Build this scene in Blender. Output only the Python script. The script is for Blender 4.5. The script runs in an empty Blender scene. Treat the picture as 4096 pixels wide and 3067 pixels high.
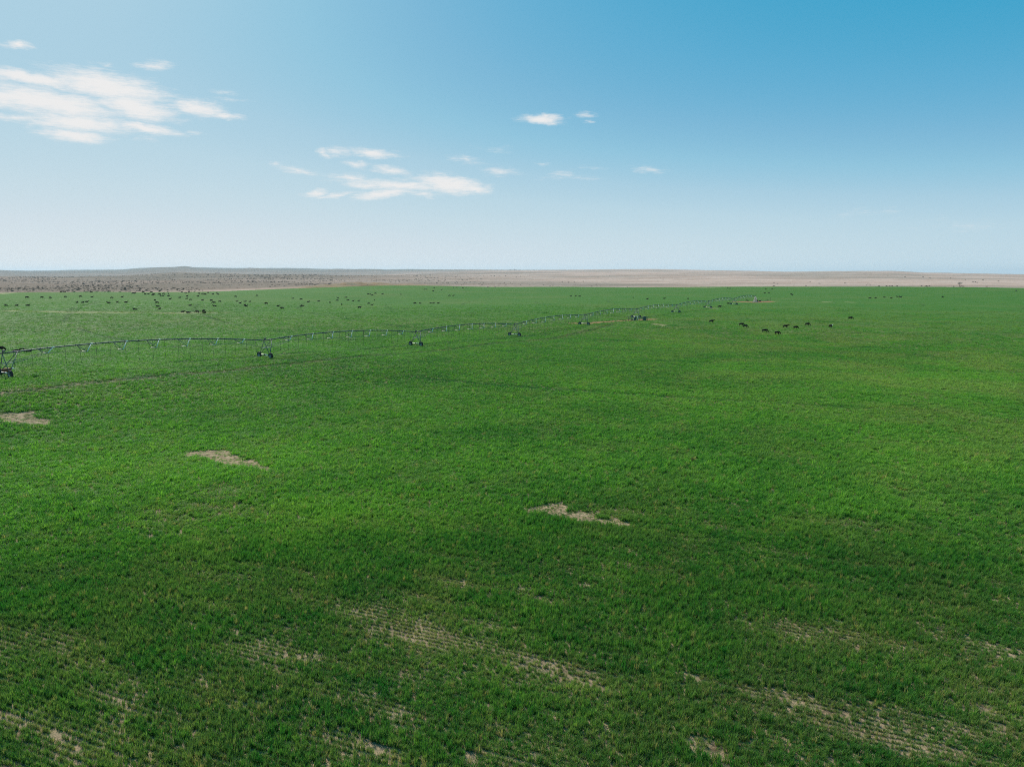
import bpy, bmesh, math, random
import numpy as np
from mathutils import Vector, Matrix

random.seed(11)
RNG = np.random.default_rng(7)
S = bpy.context.scene
COL = S.collection
rad = math.radians

# ------------------------------------------------------------------ camera
CAM_Z = 22.0
cd = bpy.data.cameras.new('camera'); cam = bpy.data.objects.new('camera', cd); COL.objects.link(cam)
cam.location = (0, 0, CAM_Z); cam.rotation_euler = (rad(90 - 8.90), 0, 0)
cd.sensor_width = 36; cd.lens = 25.0; cd.clip_start = 0.5; cd.clip_end = 90000
S.camera = cam

# ------------------------------------------------------------------ light
SUN_AZ, SUN_EL = -35.0, 41.0            # degrees, azimuth from +Y towards +X
SKY_STRENGTH = 0.08
S.view_settings.view_transform = 'Standard'; S.view_settings.look = 'None'
S.view_settings.gamma = 1.0; S.view_settings.use_curve_mapping = False
S.view_settings.exposure = 0.7
sd = bpy.data.lights.new('sun', 'SUN'); sd.energy = 3.8; sd.angle = rad(0.53); sd.color = (1.0, 0.95, 0.87)
sun = bpy.data.objects.new('sun', sd); COL.objects.link(sun)
sv = Vector((math.sin(rad(SUN_AZ)) * math.cos(rad(SUN_EL)), math.cos(rad(SUN_AZ)) * math.cos(rad(SUN_EL)), math.sin(rad(SUN_EL))))
sun.rotation_euler = sv.to_track_quat('Z', 'Y').to_euler(); sun.location = (0, 0, 400)
S.render.engine = 'CYCLES'
S.cycles.use_denoising = False; S.cycles.use_adaptive_sampling = False; S.cycles.filter_width = 1.05
S.cycles.max_bounces = 6; S.cycles.diffuse_bounces = 2; S.cycles.glossy_bounces = 2
S.cycles.transmission_bounces = 3; S.cycles.transparent_max_bounces = 6; S.cycles.volume_bounces = 1

# clouds as streaks in the sky: azimuth, elevation, half length, half height (degrees), tilt, strength
CLOUDS = [
  (-32.74, 12.14, 4.01, 0.53, -2.4, 1.0), (-28.4, 12.1, 4.58, 1.2, -4.3, 1.0), (-32.04, 10.85, 5.87, 1.08, -3.4, 1.0), (-26.84, 11.01, 3.36, 1.0, -6.3, 1.0),
  (-22.89, 11.33, 2.32, 0.73, -3.5, 0.85), (-21.1, 10.97, 1.62, 0.3, -1.9, 0.7), (-34.82, 10.81, 3.0, 0.83, 0.5, 1.0), (-30.18, 9.72, 3.91, 0.79, 0.0, 1.0),
  (-26.32, 9.75, 2.8, 0.44, -4.9, 0.9), (-33.76, 9.68, 3.77, 0.29, 1.8, 0.6), (-30.54, 8.9, 2.41, 0.55, -0.4, 0.95), (-33.17, 13.92, 1.0, 0.3, 3.3, 0.8),
  (-25.53, 13.76, 1.34, 0.36, 6.2, 0.55), (-28.29, 13.4, 0.41, 0.17, 6.8, 0.3), (-21.01, 12.49, 1.15, 0.15, 1.6, 0.3), (-20.45, 12.04, 1.16, 0.13, 1.3, 0.3),
  (-26.06, 9.08, 0.81, 0.17, 4.3, 0.25), (-23.32, 9.69, 0.84, 0.15, 1.0, 0.3), (2.35, 11.47, 1.99, 0.45, -0.6, 0.9), (3.02, 11.23, 1.28, 0.2, -0.7, 0.6),
  (5.64, 11.69, 0.79, 0.26, -5.8, 0.5), (6.03, 11.24, 0.69, 0.13, -5.9, 0.35), (-14.31, 8.77, 0.66, 0.41, -17.8, 0.6), (-13.3, 8.85, 1.42, 0.41, 2.0, 0.5),
  (-10.7, 8.88, 2.37, 0.39, -4.2, 0.75), (-17.67, 7.79, 0.81, 0.18, -2.6, 0.45), (-16.26, 7.46, 1.69, 0.3, -8.0, 0.45), (-11.85, 8.04, 1.22, 0.34, -6.2, 0.6),
  (-9.32, 7.66, 1.92, 0.4, -7.6, 0.7), (-12.44, 7.04, 1.8, 0.4, -3.4, 0.6), (-8.69, 6.57, 5.3, 0.47, -3.0, 0.8), (-11.15, 6.52, 2.5, 0.35, -2.7, 0.7),
  (-4.83, 6.7, 3.52, 0.85, -6.2, 1.0), (-2.89, 6.38, 1.65, 0.47, -4.6, 0.8), (-15.03, 5.88, 1.1, 0.34, 11.3, 0.75), (-13.51, 5.76, 1.78, 0.21, 7.2, 0.6),
  (-10.04, 5.92, 2.75, 0.42, 7.8, 0.9), (-6.97, 5.93, 1.87, 0.23, -1.3, 0.5), (-3.61, 8.52, 1.41, 0.32, -7.1, 0.41), (-0.93, 7.73, 1.65, 0.37, -3.8, 0.38),
  (3.78, 7.38, 1.29, 0.33, 4.2, 0.29), (5.0, 7.18, 1.75, 0.14, -2.6, 0.23), (10.63, 7.67, 1.5, 0.28, -5.3, 0.29), (2.37, 8.2, 0.57, 0.14, -8.0, 0.17),
  (6.28, 7.9, 0.79, 0.14, -4.7, 0.17), (-1.32, 9.27, 0.93, 0.14, -2.7, 0.09), (31.94, 3.02, 1.03, 0.17, -1.9, 0.07), (26.47, 4.13, 1.14, 0.13, -2.1, 0.06),
]

W = bpy.data.worlds.new('World'); S.world = W; W.use_nodes = True
def build_world():
    nt = W.node_tree; N = nt.nodes; L = nt.links; N.clear()
    def nd(t, **k):
        n = N.new(t)
        for a, b in k.items(): setattr(n, a, b)
        return n
    def M(op, a, b=None, clamp=False):
        n = nd('ShaderNodeMath', operation=op, use_clamp=clamp)
        for i, v in enumerate((a, b)):
            if v is None: continue
            if isinstance(v, (int, float)): n.inputs[i].default_value = v
            else: L.new(v, n.inputs[i])
        return n.outputs[0]
    out = nd('ShaderNodeOutputWorld'); bg = nd('ShaderNodeBackground'); L.new(bg.outputs[0], out.inputs[0])
    sky = nd('ShaderNodeTexSky', sky_type='NISHITA'); sky.sun_disc = False
    sky.sun_elevation = rad(SUN_EL); sky.sun_rotation = rad(SUN_AZ)
    sky.altitude = 1200; sky.air_density = 1.0; sky.dust_density = 1.6; sky.ozone_density = 1.3
    tc = nd('ShaderNodeTexCoord'); sx = nd('ShaderNodeSeparateXYZ'); L.new(tc.outputs['Generated'], sx.inputs[0])
    az = M('MULTIPLY', M('ARCTAN2', sx.outputs[0], sx.outputs[1]), 57.2958)
    el = M('MULTIPLY', M('ARCSINE', sx.outputs[2]), 57.2958)
    # streaky turbulence in sky angle
    cv = nd('ShaderNodeCombineXYZ'); L.new(az, cv.inputs[0]); L.new(el, cv.inputs[1])
    def noise(scale, sxy, detail, rough, rot=-4.0):
        mp = nd('ShaderNodeMapping'); mp.inputs['Scale'].default_value = (sxy[0], sxy[1], 1); mp.inputs['Rotation'].default_value = (0, 0, rad(-rot))
        L.new(cv.outputs[0], mp.inputs['Vector'])
        nz = nd('ShaderNodeTexNoise'); nz.inputs['Scale'].default_value = scale; nz.inputs['Detail'].default_value = detail; nz.inputs['Roughness'].default_value = rough
        L.new(mp.outputs[0], nz.inputs['Vector']); return nz
    n1 = noise(1.0, (0.5, 3.2), 5, 0.62); n2 = noise(1.0, (1.6, 11.0), 5, 0.65, -6)
    wz = noise(1.0, (0.9, 1.6), 3, 0.6)
    wv = nd('ShaderNodeVectorMath', operation='SUBTRACT'); L.new(wz.outputs['Color'], wv.inputs[0]); wv.inputs[1].default_value = (.5, .5, .5)
    ws = nd('ShaderNodeVectorMath', operation='MULTIPLY'); L.new(wv.outputs[0], ws.inputs[0]); ws.inputs[1].default_value = (1.6, 0.5, 0)
    wp = nd('ShaderNodeVectorMath', operation='ADD'); L.new(cv.outputs[0], wp.inputs[0]); L.new(ws.outputs[0], wp.inputs[1])
    acc = None
    for (a, e, hw, hh, tilt, st) in CLOUDS:
        mp = nd('ShaderNodeMapping', vector_type='TEXTURE')
        mp.inputs['Location'].default_value = (a, e, 0); mp.inputs['Rotation'].default_value = (0, 0, rad(tilt))
        mp.inputs['Scale'].default_value = (hw, hh, 1)
        L.new(wp.outputs[0], mp.inputs['Vector'])
        ln = nd('ShaderNodeVectorMath', operation='LENGTH'); L.new(mp.outputs[0], ln.inputs[0])
        m = nd('ShaderNodeMath', operation='MULTIPLY_ADD'); L.new(ln.outputs['Value'], m.inputs[0]); m.inputs[1].default_value = -st; m.inputs[2].default_value = st
        acc = m.outputs[0] if acc is None else M('MAXIMUM', acc, m.outputs[0])
    v = M('ADD', acc, M('MULTIPLY', M('SUBTRACT', n1.outputs['Fac'], 0.5), 0.85))
    v = M('ADD', v, M('MULTIPLY', M('SUBTRACT', n2.outputs['Fac'], 0.5), 0.72))
    rm = nd('ShaderNodeMapRange', interpolation_type='SMOOTHSTEP'); L.new(v, rm.inputs[0])
    rm.inputs[1].default_value = -0.10; rm.inputs[2].default_value = 0.82; rm.inputs[3].default_value = 0; rm.inputs[4].default_value = 1.0
    inside = M('GREATER_THAN', acc, -0.6)
    fac = M('MULTIPLY', rm.outputs[0], inside)
    # one even grade for the whole sky: its brightness picks the tone, as the photograph's own colour grade does
    sr = nd('ShaderNodeSeparateColor'); L.new(sky.outputs[0], sr.inputs[0])
    rp = nd('ShaderNodeValToRGB'); q_ = M('ADD', sr.outputs[0], M('MULTIPLY', M('SUBTRACT', sr.outputs[1], sr.outputs[2]), 0.9)); L.new(M('MULTIPLY', q_, 0.11 / 1.8), rp.inputs[0])
    cr = rp.color_ramp
    while len(cr.elements) < len(SKY_GRADE): cr.elements.new(0.5)
    for e_, (p_, c_) in zip(cr.elements, SKY_GRADE): e_.position = p_; e_.color = (*c_, 1)
    gm = nd('ShaderNodeVectorMath', operation='SCALE'); L.new(rp.outputs[0], gm.inputs[0]); gm.inputs['Scale'].default_value = SKY_GAIN / SKY_STRENGTH
    mx = nd('ShaderNodeMix', data_type='RGBA'); L.new(fac, mx.inputs['Factor']); L.new(gm.outputs[0], mx.inputs['A'])
    mx.inputs['B'].default_value = (CLOUD_V, CLOUD_V * 0.995, CLOUD_V * 0.99, 1)
    L.new(mx.outputs['Result'], bg.inputs['Color']); bg.inputs['Strength'].default_value = SKY_STRENGTH
SKY_GAIN = 2 ** -S.view_settings.exposure; CLOUD_V = .85 * SKY_GAIN / SKY_STRENGTH
SKY_GRADE = [(0.0111, (0.038, 0.355, 0.588)), (0.0444, (0.11, 0.412, 0.642)), (0.0889, (0.20, 0.475, 0.68)), (0.1389, (0.28, 0.555, 0.724)), (0.2111, (0.395, 0.615, 0.75)),
             (0.3056, (0.485, 0.67, 0.772)), (0.4444, (0.555, 0.705, 0.784)), (0.6667, (0.635, 0.735, 0.798)), (1.0, (0.71, 0.78, 0.815))]
build_world()

# ------------------------------------------------------------------ tables: places measured on the ground (metres, camera over the origin)
CTRL = [
  (-90.0, 125.0, 4.2), (-59.7, 170.8, 1.9), (-29.4, 216.6, 0.0), (0.9, 262.3, -1.2), (31.2, 308.1, -0.3), (61.5, 353.9, -0.1),
  (91.8, 399.7, -0.3), (122.1, 445.5, 0.0), (152.4, 491.2, 0.0), (182.7, 537.0, 0.1), (-373.4, 455.5, 7.5), (-379.3, 530.7, 6.6),
  (-379.2, 546.7, 6.7), (-374.1, 613.4, 4.9), (-354.6, 701.8, 2.4), (-327.9, 771.7, 0.5), (-300.9, 823.3, 1.0), (-282.0, 853.1, 2.0),
  (-237.3, 910.4, 2.6), (-183.8, 963.0, 4.4), (-122.3, 1009.0, 3.4), (-54.0, 1046.7, 0.7), (0.7, 1068.7, -0.4), (57.5, 1084.9, -0.0),
  (115.2, 1094.9, -0.2), (173.1, 1098.9, -2.2), (248.9, 1095.1, -1.4), (303.5, 1085.9, 0.3), (388.6, 1059.9, 0.5), (464.3, 1023.3, 1.2),
  (529.6, 979.2, 2.3), (584.2, 930.2, 2.8), (628.1, 879.8, 2.6), (670.0, 817.0, 2.3), (-281.3, 415.5, 6.9), (-240.2, 429.4, 6.4),
  (-267.8, 378.2, 4.3), (-228.1, 459.5, 2.1), (-207.1, 506.7, 0.9), (-94.7, 443.2, -0.2), (-74.3, 547.5, -2.0), (0.0, 30.0, 0.0),
  (40.0, 40.0, 0.0), (-40.0, 40.0, 0.0), (0.0, 80.0, 0.0), (60.0, 90.0, 0.0), (-45.0, 90.0, 0.5), (150.0, 150.0, 0.0),
  (100.0, 200.0, -0.5), (250.0, 300.0, -0.5), (200.0, 400.0, 0.0), (-20.0, 120.0, 0.0), (60.0, 250.0, -1.0), (320.0, 430.0, 0.0),
  (0.0, -30.0, 0.0), (0.0, -150.0, 0.0), (-150.0, 0.0, 3.0), (200.0, 0.0, 0.0), (420.0, 200.0, 0.0), (130.0, 700.0, -1.0),
]
COWS = [
  (89.1, 318.1, 'up', -5, 'black cow standing alone with raised head, leftmost of the group right of the irrigation line'),
  (97.4, 302.1, 'graze', -28, 'black cow half hidden behind its neighbour in the overlapping pair'),
  (96.3, 293.7, 'graze', -6, 'black cow in front of its neighbour in the overlapping pair'),
  (96.9, 272.4, 'graze', -18, 'grazing black cow just left of the nearest one in the right-hand group'),
  (98.5, 263.7, 'graze', -1, 'nearest grazing black cow of the right-hand group, casting a short shadow'),
  (112.2, 291.8, 'up', -9, 'black cow with raised head above and right of the nearest grazing one'),
  (114.5, 287.0, 'graze', 5, 'grazing black cow right behind the one with raised head'),
  (125.7, 302.7, 'graze', -2, 'small black cow third from the right in the right-hand group'),
  (130.5, 291.5, 'face', -79, 'white-faced black cow facing the camera in the right-hand group'),
  (161.1, 339.1, 'graze', -14, 'grazing black cow farthest right in the right-hand group'),
  (130.5, 449.4, 'up', -2, 'black cow standing just right of the wheeled tower two before the pivot'),
  (149.2, 493.4, 'graze', 2, 'black cow left of the last wheeled tower before the pivot'),
  (154.2, 493.4, 'lie', 5, 'black calf lying beside the wheels of the last tower before the pivot'),
  (181.0, 549.6, 'lie', 176, 'black cow resting on the red dirt left of the white pivot stand'),
  (183.6, 536.6, 'lie', 6, 'black cow resting against the right side of the white pivot stand'),
  (188.3, 543.4, 'lie', 7, 'black cow resting beside the ground pipe right of the pivot stand'),
  (144.0, 585.2, 'away', 97, 'black cow seen from behind, alone above the irrigation pipe'),
  (372.9, 619.8, 'graze', 204, 'lone black cow grazing leftward in the far right field'),
  (529.3, 752.3, 'graze', 203, 'small black cow nearest the right end of the field edge'),
  (624.4, 944.1, 'graze', -7, 'reddish brown cow on the dry range near the right edge'),
  (62.7, 665.4, 'up', -7, 'black cow with raised head beside two lying ones beyond the irrigation line'),
  (106.9, 632.0, 'away', 78, 'black cow seen end-on beyond the corral-side tower'),
  (-129.0, 178.5, 'graze', 5, 'black cow at the left picture edge beyond the irrigation pipe'),
  (-122.4, 174.7, 'lie', 9, 'black cow lying in the grass behind the nearest tower top'),
  (-120.1, 175.5, 'lie', 181, 'black cow lying behind the pipe, right of the nearest tower'),
  (-93.2, 128.8, 'up', 0, 'black cow standing at the nearest tower, behind the brown calf'),
  (-91.7, 127.7, 'up', 1, 'red-brown calf with white face beside the nearest tower wheels'),
  (55.3, 673.9, 'lie', 1, 'lying black cow beyond the middle spans, first lying from the left'),
  (60.1, 677.1, 'lie', -21, 'lying black cow beyond the middle spans, second lying from the left'),
  (111.8, 591.2, 'lie', 3, 'lying black cow beyond the middle spans, third lying from the left'),
  (127.5, 600.4, 'lie', -5, 'lying black cow beyond the middle spans, fourth lying from the left'),
  (287.0, 954.2, 'graze', 190, 'grazing black cow beyond the pivot stand, first grazing from the left'),
  (289.7, 952.9, 'graze', -11, 'grazing black cow beyond the pivot stand, second grazing from the left'),
  (316.1, 893.5, 'graze', 188, 'grazing black cow beyond the pivot stand, third grazing from the left'),
  (270.3, 754.5, 'graze', 3, 'grazing black cow beyond the pivot stand, fourth grazing from the left'),
  (320.7, 884.6, 'graze', -3, 'grazing black cow beyond the pivot stand, fifth grazing from the left'),
  (404.1, 1110.0, 'graze', 1, 'grazing black cow beyond the pivot stand, sixth grazing from the left'),
  (405.5, 1109.5, 'graze', -27, 'grazing black cow beyond the pivot stand, seventh grazing from the left'),
  (277.6, 712.2, 'graze', -22, 'grazing black cow beyond the pivot stand, eighth grazing from the left'),
  (268.0, 759.9, 'lie', -10, 'lying black cow beyond the pivot stand, first lying from the left'),
  (272.9, 697.6, 'lie', -2, 'lying black cow beyond the pivot stand, second lying from the left'),
  (445.8, 1088.2, 'lie', -19, 'lying black cow beyond the pivot stand, third lying from the left'),
  (283.0, 1036.1, 'away', 97, 'black cow seen end-on beyond the pivot stand, first from the left'),
  (284.3, 1035.2, 'away', 95, 'black cow seen end-on beyond the pivot stand, second from the left'),
  (301.8, 603.7, 'lie', -26, 'lying black cow in the far right field, first lying from the left'),
  (309.5, 609.3, 'lie', -9, 'lying black cow in the far right field, second lying from the left'),
  (324.6, 623.6, 'lie', 170, 'lying black cow in the far right field, third lying from the left'),
  (322.4, 608.8, 'lie', -26, 'lying black cow in the far right field, fourth lying from the left'),
  (343.5, 638.0, 'lie', 166, 'lying black cow in the far right field, fifth lying from the left'),
  (341.2, 628.4, 'lie', -15, 'lying black cow in the far right field, sixth lying from the left'),
  (341.8, 631.4, 'away', 79, 'only black cow seen end-on in the far right field'),
  (525.7, 1027.8, 'graze', 169, 'grazing black cow on the dry range edge at far right, first grazing from the left'),
  (526.2, 1008.4, 'graze', -27, 'grazing black cow on the dry range edge at far right, second grazing from the left'),
  (538.8, 1024.1, 'graze', -9, 'grazing black cow on the dry range edge at far right, third grazing from the left'),
  (540.1, 1019.7, 'graze', -13, 'grazing black cow on the dry range edge at far right, fourth grazing from the left'),
  (545.1, 1015.9, 'graze', -4, 'grazing black cow on the dry range edge at far right, fifth grazing from the left'),
  (575.0, 1007.8, 'graze', -4, 'grazing black cow on the dry range edge at far right, sixth grazing from the left'),
  (583.1, 1009.5, 'graze', 171, 'grazing black cow on the dry range edge at far right, seventh grazing from the left'),
  (564.6, 976.0, 'graze', 8, 'grazing black cow on the dry range edge at far right, eighth grazing from the left'),
  (584.0, 1004.4, 'graze', -28, 'grazing black cow on the dry range edge at far right, ninth grazing from the left'),
  (597.1, 956.2, 'graze', -12, 'grazing black cow on the dry range edge at far right, tenth grazing from the left'),
  (613.2, 978.5, 'graze', -17, 'grazing black cow on the dry range edge at far right, eleventh grazing from the left'),
  (600.9, 955.1, 'graze', 178, 'grazing black cow on the dry range edge at far right, twelfth grazing from the left'),
  (564.7, 981.0, 'face', -104, 'black cow seen end-on on the dry range edge at far right, first from the left'),
  (585.6, 951.2, 'away', 102, 'black cow seen end-on on the dry range edge at far right, second from the left'),
  (-105.9, 682.6, 'away', 85, 'black cow seen end-on in the far central pasture, first from the left'),
  (-72.7, 894.8, 'face', -107, 'black cow seen end-on in the far central pasture, second from the left'),
  (-57.9, 905.1, 'face', -86, 'black cow seen end-on in the far central pasture, third from the left'),
  (-69.9, 545.8, 'lie', 164, 'lying black cow in the far central pasture, first lying from the left'),
  (-100.5, 819.1, 'lie', -6, 'lying black cow in the far central pasture, second lying from the left'),
  (-97.9, 821.3, 'lie', 175, 'lying black cow in the far central pasture, third lying from the left'),
  (-62.0, 547.5, 'lie', 186, 'lying black cow in the far central pasture, fourth lying from the left'),
  (-85.4, 776.9, 'lie', 10, 'lying black cow in the far central pasture, fifth lying from the left'),
  (-60.2, 546.0, 'lie', 5, 'lying black cow in the far central pasture, sixth lying from the left'),
  (-95.2, 876.4, 'lie', -11, 'lying black cow in the far central pasture, seventh lying from the left'),
  (-56.8, 549.5, 'lie', 5, 'lying black cow in the far central pasture, eighth lying from the left'),
  (-80.5, 818.1, 'lie', -2, 'lying black cow in the far central pasture, ninth lying from the left'),
  (-55.4, 674.6, 'lie', -13, 'lying black cow in the far central pasture, tenth lying from the left'),
  (-70.3, 910.6, 'lie', -22, 'lying black cow in the far central pasture, eleventh lying from the left'),
  (-24.2, 1011.7, 'lie', -4, 'lying black cow in the far central pasture, twelfth lying from the left'),
  (-73.4, 541.0, 'graze', 185, 'grazing black cow in the far central pasture, first grazing from the left'),
  (-58.4, 668.5, 'graze', 203, 'grazing black cow in the far central pasture, second grazing from the left'),
  (-60.5, 880.8, 'graze', 11, 'grazing black cow in the far central pasture, third grazing from the left'),
  (-32.5, 962.0, 'graze', -4, 'grazing black cow in the far central pasture, fourth grazing from the left'),
  (-144.6, 441.4, 'lie', -14, 'lying black cow in the pasture left of centre, first lying from the left'),
  (-174.0, 567.5, 'lie', 8, 'lying black cow in the pasture left of centre, second lying from the left'),
  (-133.0, 449.7, 'lie', -28, 'lying black cow in the pasture left of centre, third lying from the left'),
  (-133.7, 456.9, 'lie', 165, 'lying black cow in the pasture left of centre, fourth lying from the left'),
  (-146.0, 512.3, 'lie', -5, 'lying black cow in the pasture left of centre, fifth lying from the left'),
  (-143.6, 530.4, 'lie', -3, 'lying black cow in the pasture left of centre, sixth lying from the left'),
  (-147.5, 606.7, 'lie', 166, 'lying black cow in the pasture left of centre, seventh lying from the left'),
  (-143.1, 615.9, 'lie', -3, 'lying black cow in the pasture left of centre, eighth lying from the left'),
  (-132.1, 575.5, 'lie', 8, 'lying black cow in the pasture left of centre, ninth lying from the left'),
  (-126.6, 569.4, 'lie', -13, 'lying black cow in the pasture left of centre, tenth lying from the left'),
  (-123.2, 574.3, 'lie', -11, 'lying black cow in the pasture left of centre, eleventh lying from the left'),
  (-137.2, 683.7, 'lie', 170, 'lying black cow in the pasture left of centre, twelfth lying from the left'),
  (-95.8, 488.7, 'lie', -16, 'lying black cow in the pasture left of centre, thirteenth lying from the left'),
  (-124.2, 687.1, 'lie', 11, 'lying black cow in the pasture left of centre, fourteenth lying from the left'),
  (-134.1, 416.6, 'graze', 177, 'grazing black cow in the pasture left of centre, first grazing from the left'),
  (-162.3, 550.8, 'graze', 203, 'grazing black cow in the pasture left of centre, second grazing from the left'),
  (-136.7, 559.9, 'graze', 201, 'grazing black cow in the pasture left of centre, third grazing from the left'),
  (-104.2, 520.6, 'graze', 187, 'grazing black cow in the pasture left of centre, fourth grazing from the left'),
  (-129.0, 661.4, 'graze', 172, 'grazing black cow in the pasture left of centre, fifth grazing from the left'),
  (-131.8, 690.7, 'graze', 11, 'grazing black cow in the pasture left of centre, sixth grazing from the left'),
  (-130.7, 513.3, 'away', 90, 'black cow seen end-on in the pasture left of centre, first from the left'),
  (-114.8, 481.6, 'away', 87, 'black cow seen end-on in the pasture left of centre, second from the left'),
  (-133.8, 675.8, 'face', -97, 'black cow seen end-on in the pasture left of centre, third from the left'),
  (-113.4, 589.3, 'away', 107, 'black cow seen end-on in the pasture left of centre, fourth from the left'),
  (-94.2, 441.4, 'up', -8, 'only black cow standing in the pasture left of centre'),
  (-294.5, 639.2, 'graze', -17, 'grazing black cow above the second tower span, first grazing from the left'),
  (-278.6, 611.6, 'graze', -9, 'grazing black cow above the second tower span, second grazing from the left'),
  (-286.2, 635.1, 'graze', 165, 'grazing black cow above the second tower span, third grazing from the left'),
  (-232.4, 517.1, 'graze', -3, 'grazing black cow above the second tower span, fourth grazing from the left'),
  (-152.8, 346.2, 'graze', 180, 'grazing black cow above the second tower span, fifth grazing from the left'),
  (-263.8, 603.6, 'graze', -16, 'grazing black cow above the second tower span, sixth grazing from the left'),
  (-258.8, 599.8, 'graze', 195, 'grazing black cow above the second tower span, seventh grazing from the left'),
  (-255.2, 595.3, 'graze', 5, 'grazing black cow above the second tower span, eighth grazing from the left'),
  (-268.9, 633.8, 'graze', -27, 'grazing black cow above the second tower span, ninth grazing from the left'),
  (-214.3, 509.7, 'graze', -7, 'grazing black cow above the second tower span, tenth grazing from the left'),
  (-251.8, 602.8, 'graze', -17, 'grazing black cow above the second tower span, eleventh grazing from the left'),
  (-178.5, 428.1, 'graze', 202, 'grazing black cow above the second tower span, twelfth grazing from the left'),
  (-246.8, 601.0, 'graze', 3, 'grazing black cow above the second tower span, thirteenth grazing from the left'),
  (-193.8, 474.1, 'graze', -18, 'grazing black cow above the second tower span, fourteenth grazing from the left'),
  (-222.2, 575.8, 'graze', 172, 'grazing black cow above the second tower span, fifteenth grazing from the left'),
  (-212.8, 597.8, 'graze', 167, 'grazing black cow above the second tower span, sixteenth grazing from the left'),
  (-156.9, 456.3, 'graze', 204, 'grazing black cow above the second tower span, seventeenth grazing from the left'),
  (-152.5, 353.2, 'face', -97, 'black cow seen end-on above the second tower span, first from the left'),
  (-258.6, 628.1, 'face', -86, 'black cow seen end-on above the second tower span, second from the left'),
  (-157.9, 422.3, 'away', 89, 'black cow seen end-on above the second tower span, third from the left'),
  (-253.3, 545.2, 'lie', -2, 'lying black cow above the second tower span, first lying from the left'),
  (-159.6, 345.6, 'lie', -4, 'lying black cow above the second tower span, second lying from the left'),
  (-243.7, 535.5, 'lie', 2, 'lying black cow above the second tower span, third lying from the left'),
  (-257.0, 566.4, 'lie', -23, 'lying black cow above the second tower span, fourth lying from the left'),
  (-155.3, 342.5, 'lie', 194, 'lying black cow above the second tower span, fifth lying from the left'),
  (-176.6, 391.8, 'lie', -16, 'lying black cow above the second tower span, sixth lying from the left'),
  (-250.0, 569.7, 'lie', -7, 'lying black cow above the second tower span, seventh lying from the left'),
  (-224.6, 518.9, 'lie', -15, 'lying black cow above the second tower span, eighth lying from the left'),
  (-149.2, 345.8, 'lie', -16, 'lying black cow above the second tower span, ninth lying from the left'),
  (-166.2, 399.6, 'lie', 184, 'lying black cow above the second tower span, tenth lying from the left'),
  (-192.9, 501.5, 'lie', -9, 'lying black cow above the second tower span, eleventh lying from the left'),
  (-171.7, 451.3, 'lie', -14, 'lying black cow above the second tower span, twelfth lying from the left'),
  (-186.2, 498.5, 'lie', 2, 'lying black cow above the second tower span, thirteenth lying from the left'),
  (-156.6, 420.6, 'lie', -4, 'lying black cow above the second tower span, fourteenth lying from the left'),
  (-182.2, 496.6, 'lie', -27, 'lying black cow above the second tower span, fifteenth lying from the left'),
  (-348.1, 557.5, 'graze', -18, 'grazing black cow along the far left field edge, first grazing from the left'),
  (-329.7, 561.6, 'graze', 181, 'grazing black cow along the far left field edge, second grazing from the left'),
  (-373.2, 662.9, 'graze', 9, 'grazing black cow along the far left field edge, third grazing from the left'),
  (-297.7, 563.4, 'graze', 200, 'grazing black cow along the far left field edge, fourth grazing from the left'),
  (-307.1, 596.8, 'graze', -6, 'grazing black cow along the far left field edge, fifth grazing from the left'),
  (-287.1, 560.9, 'graze', 161, 'grazing black cow along the far left field edge, sixth grazing from the left'),
  (-303.4, 603.0, 'graze', 195, 'grazing black cow along the far left field edge, seventh grazing from the left'),
  (-278.5, 555.5, 'graze', 179, 'grazing black cow along the far left field edge, eighth grazing from the left'),
  (-283.3, 566.2, 'graze', -5, 'grazing black cow along the far left field edge, ninth grazing from the left'),
  (-279.0, 567.1, 'graze', 192, 'grazing black cow along the far left field edge, tenth grazing from the left'),
  (-280.2, 576.0, 'graze', -3, 'grazing black cow along the far left field edge, eleventh grazing from the left'),
  (-350.0, 556.3, 'face', -91, 'black cow seen end-on along the far left field edge, first from the left'),
  (-378.9, 634.8, 'away', 105, 'black cow seen end-on along the far left field edge, second from the left'),
  (-302.7, 575.6, 'away', 86, 'black cow seen end-on along the far left field edge, third from the left'),
  (-271.3, 552.6, 'away', 86, 'black cow seen end-on along the far left field edge, fourth from the left'),
  (-278.7, 581.0, 'away', 103, 'black cow seen end-on along the far left field edge, fifth from the left'),
  (-380.7, 623.5, 'lie', -20, 'lying black cow along the far left field edge, first lying from the left'),
  (-378.2, 638.5, 'lie', -16, 'lying black cow along the far left field edge, second lying from the left'),
  (-376.1, 649.2, 'lie', 197, 'lying black cow along the far left field edge, third lying from the left'),
  (-374.2, 658.5, 'lie', -25, 'lying black cow along the far left field edge, fourth lying from the left'),
  (-289.1, 569.4, 'lie', 5, 'lying black cow along the far left field edge, fifth lying from the left'),
  (-270.7, 555.1, 'lie', 0, 'lying black cow along the far left field edge, sixth lying from the left'),
  (-267.3, 557.0, 'lie', -11, 'lying black cow along the far left field edge, seventh lying from the left'),
  (-238.6, 477.9, 'away', 82, 'only black cow seen end-on on the far left rise'),
  (-299.8, 442.5, 'graze', 3, 'grazing black cow on the far left rise, first grazing from the left'),
  (-295.2, 449.5, 'graze', 8, 'grazing black cow on the far left rise, second grazing from the left'),
  (-286.0, 443.2, 'graze', -22, 'grazing black cow on the far left rise, third grazing from the left'),
  (-296.4, 475.0, 'graze', -9, 'grazing black cow on the far left rise, fourth grazing from the left'),
  (-295.1, 489.4, 'graze', -6, 'grazing black cow on the far left rise, fifth grazing from the left'),
  (-276.5, 494.3, 'graze', -8, 'grazing black cow on the far left rise, sixth grazing from the left'),
  (-199.1, 401.2, 'graze', 175, 'grazing black cow on the far left rise, seventh grazing from the left'),
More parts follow.
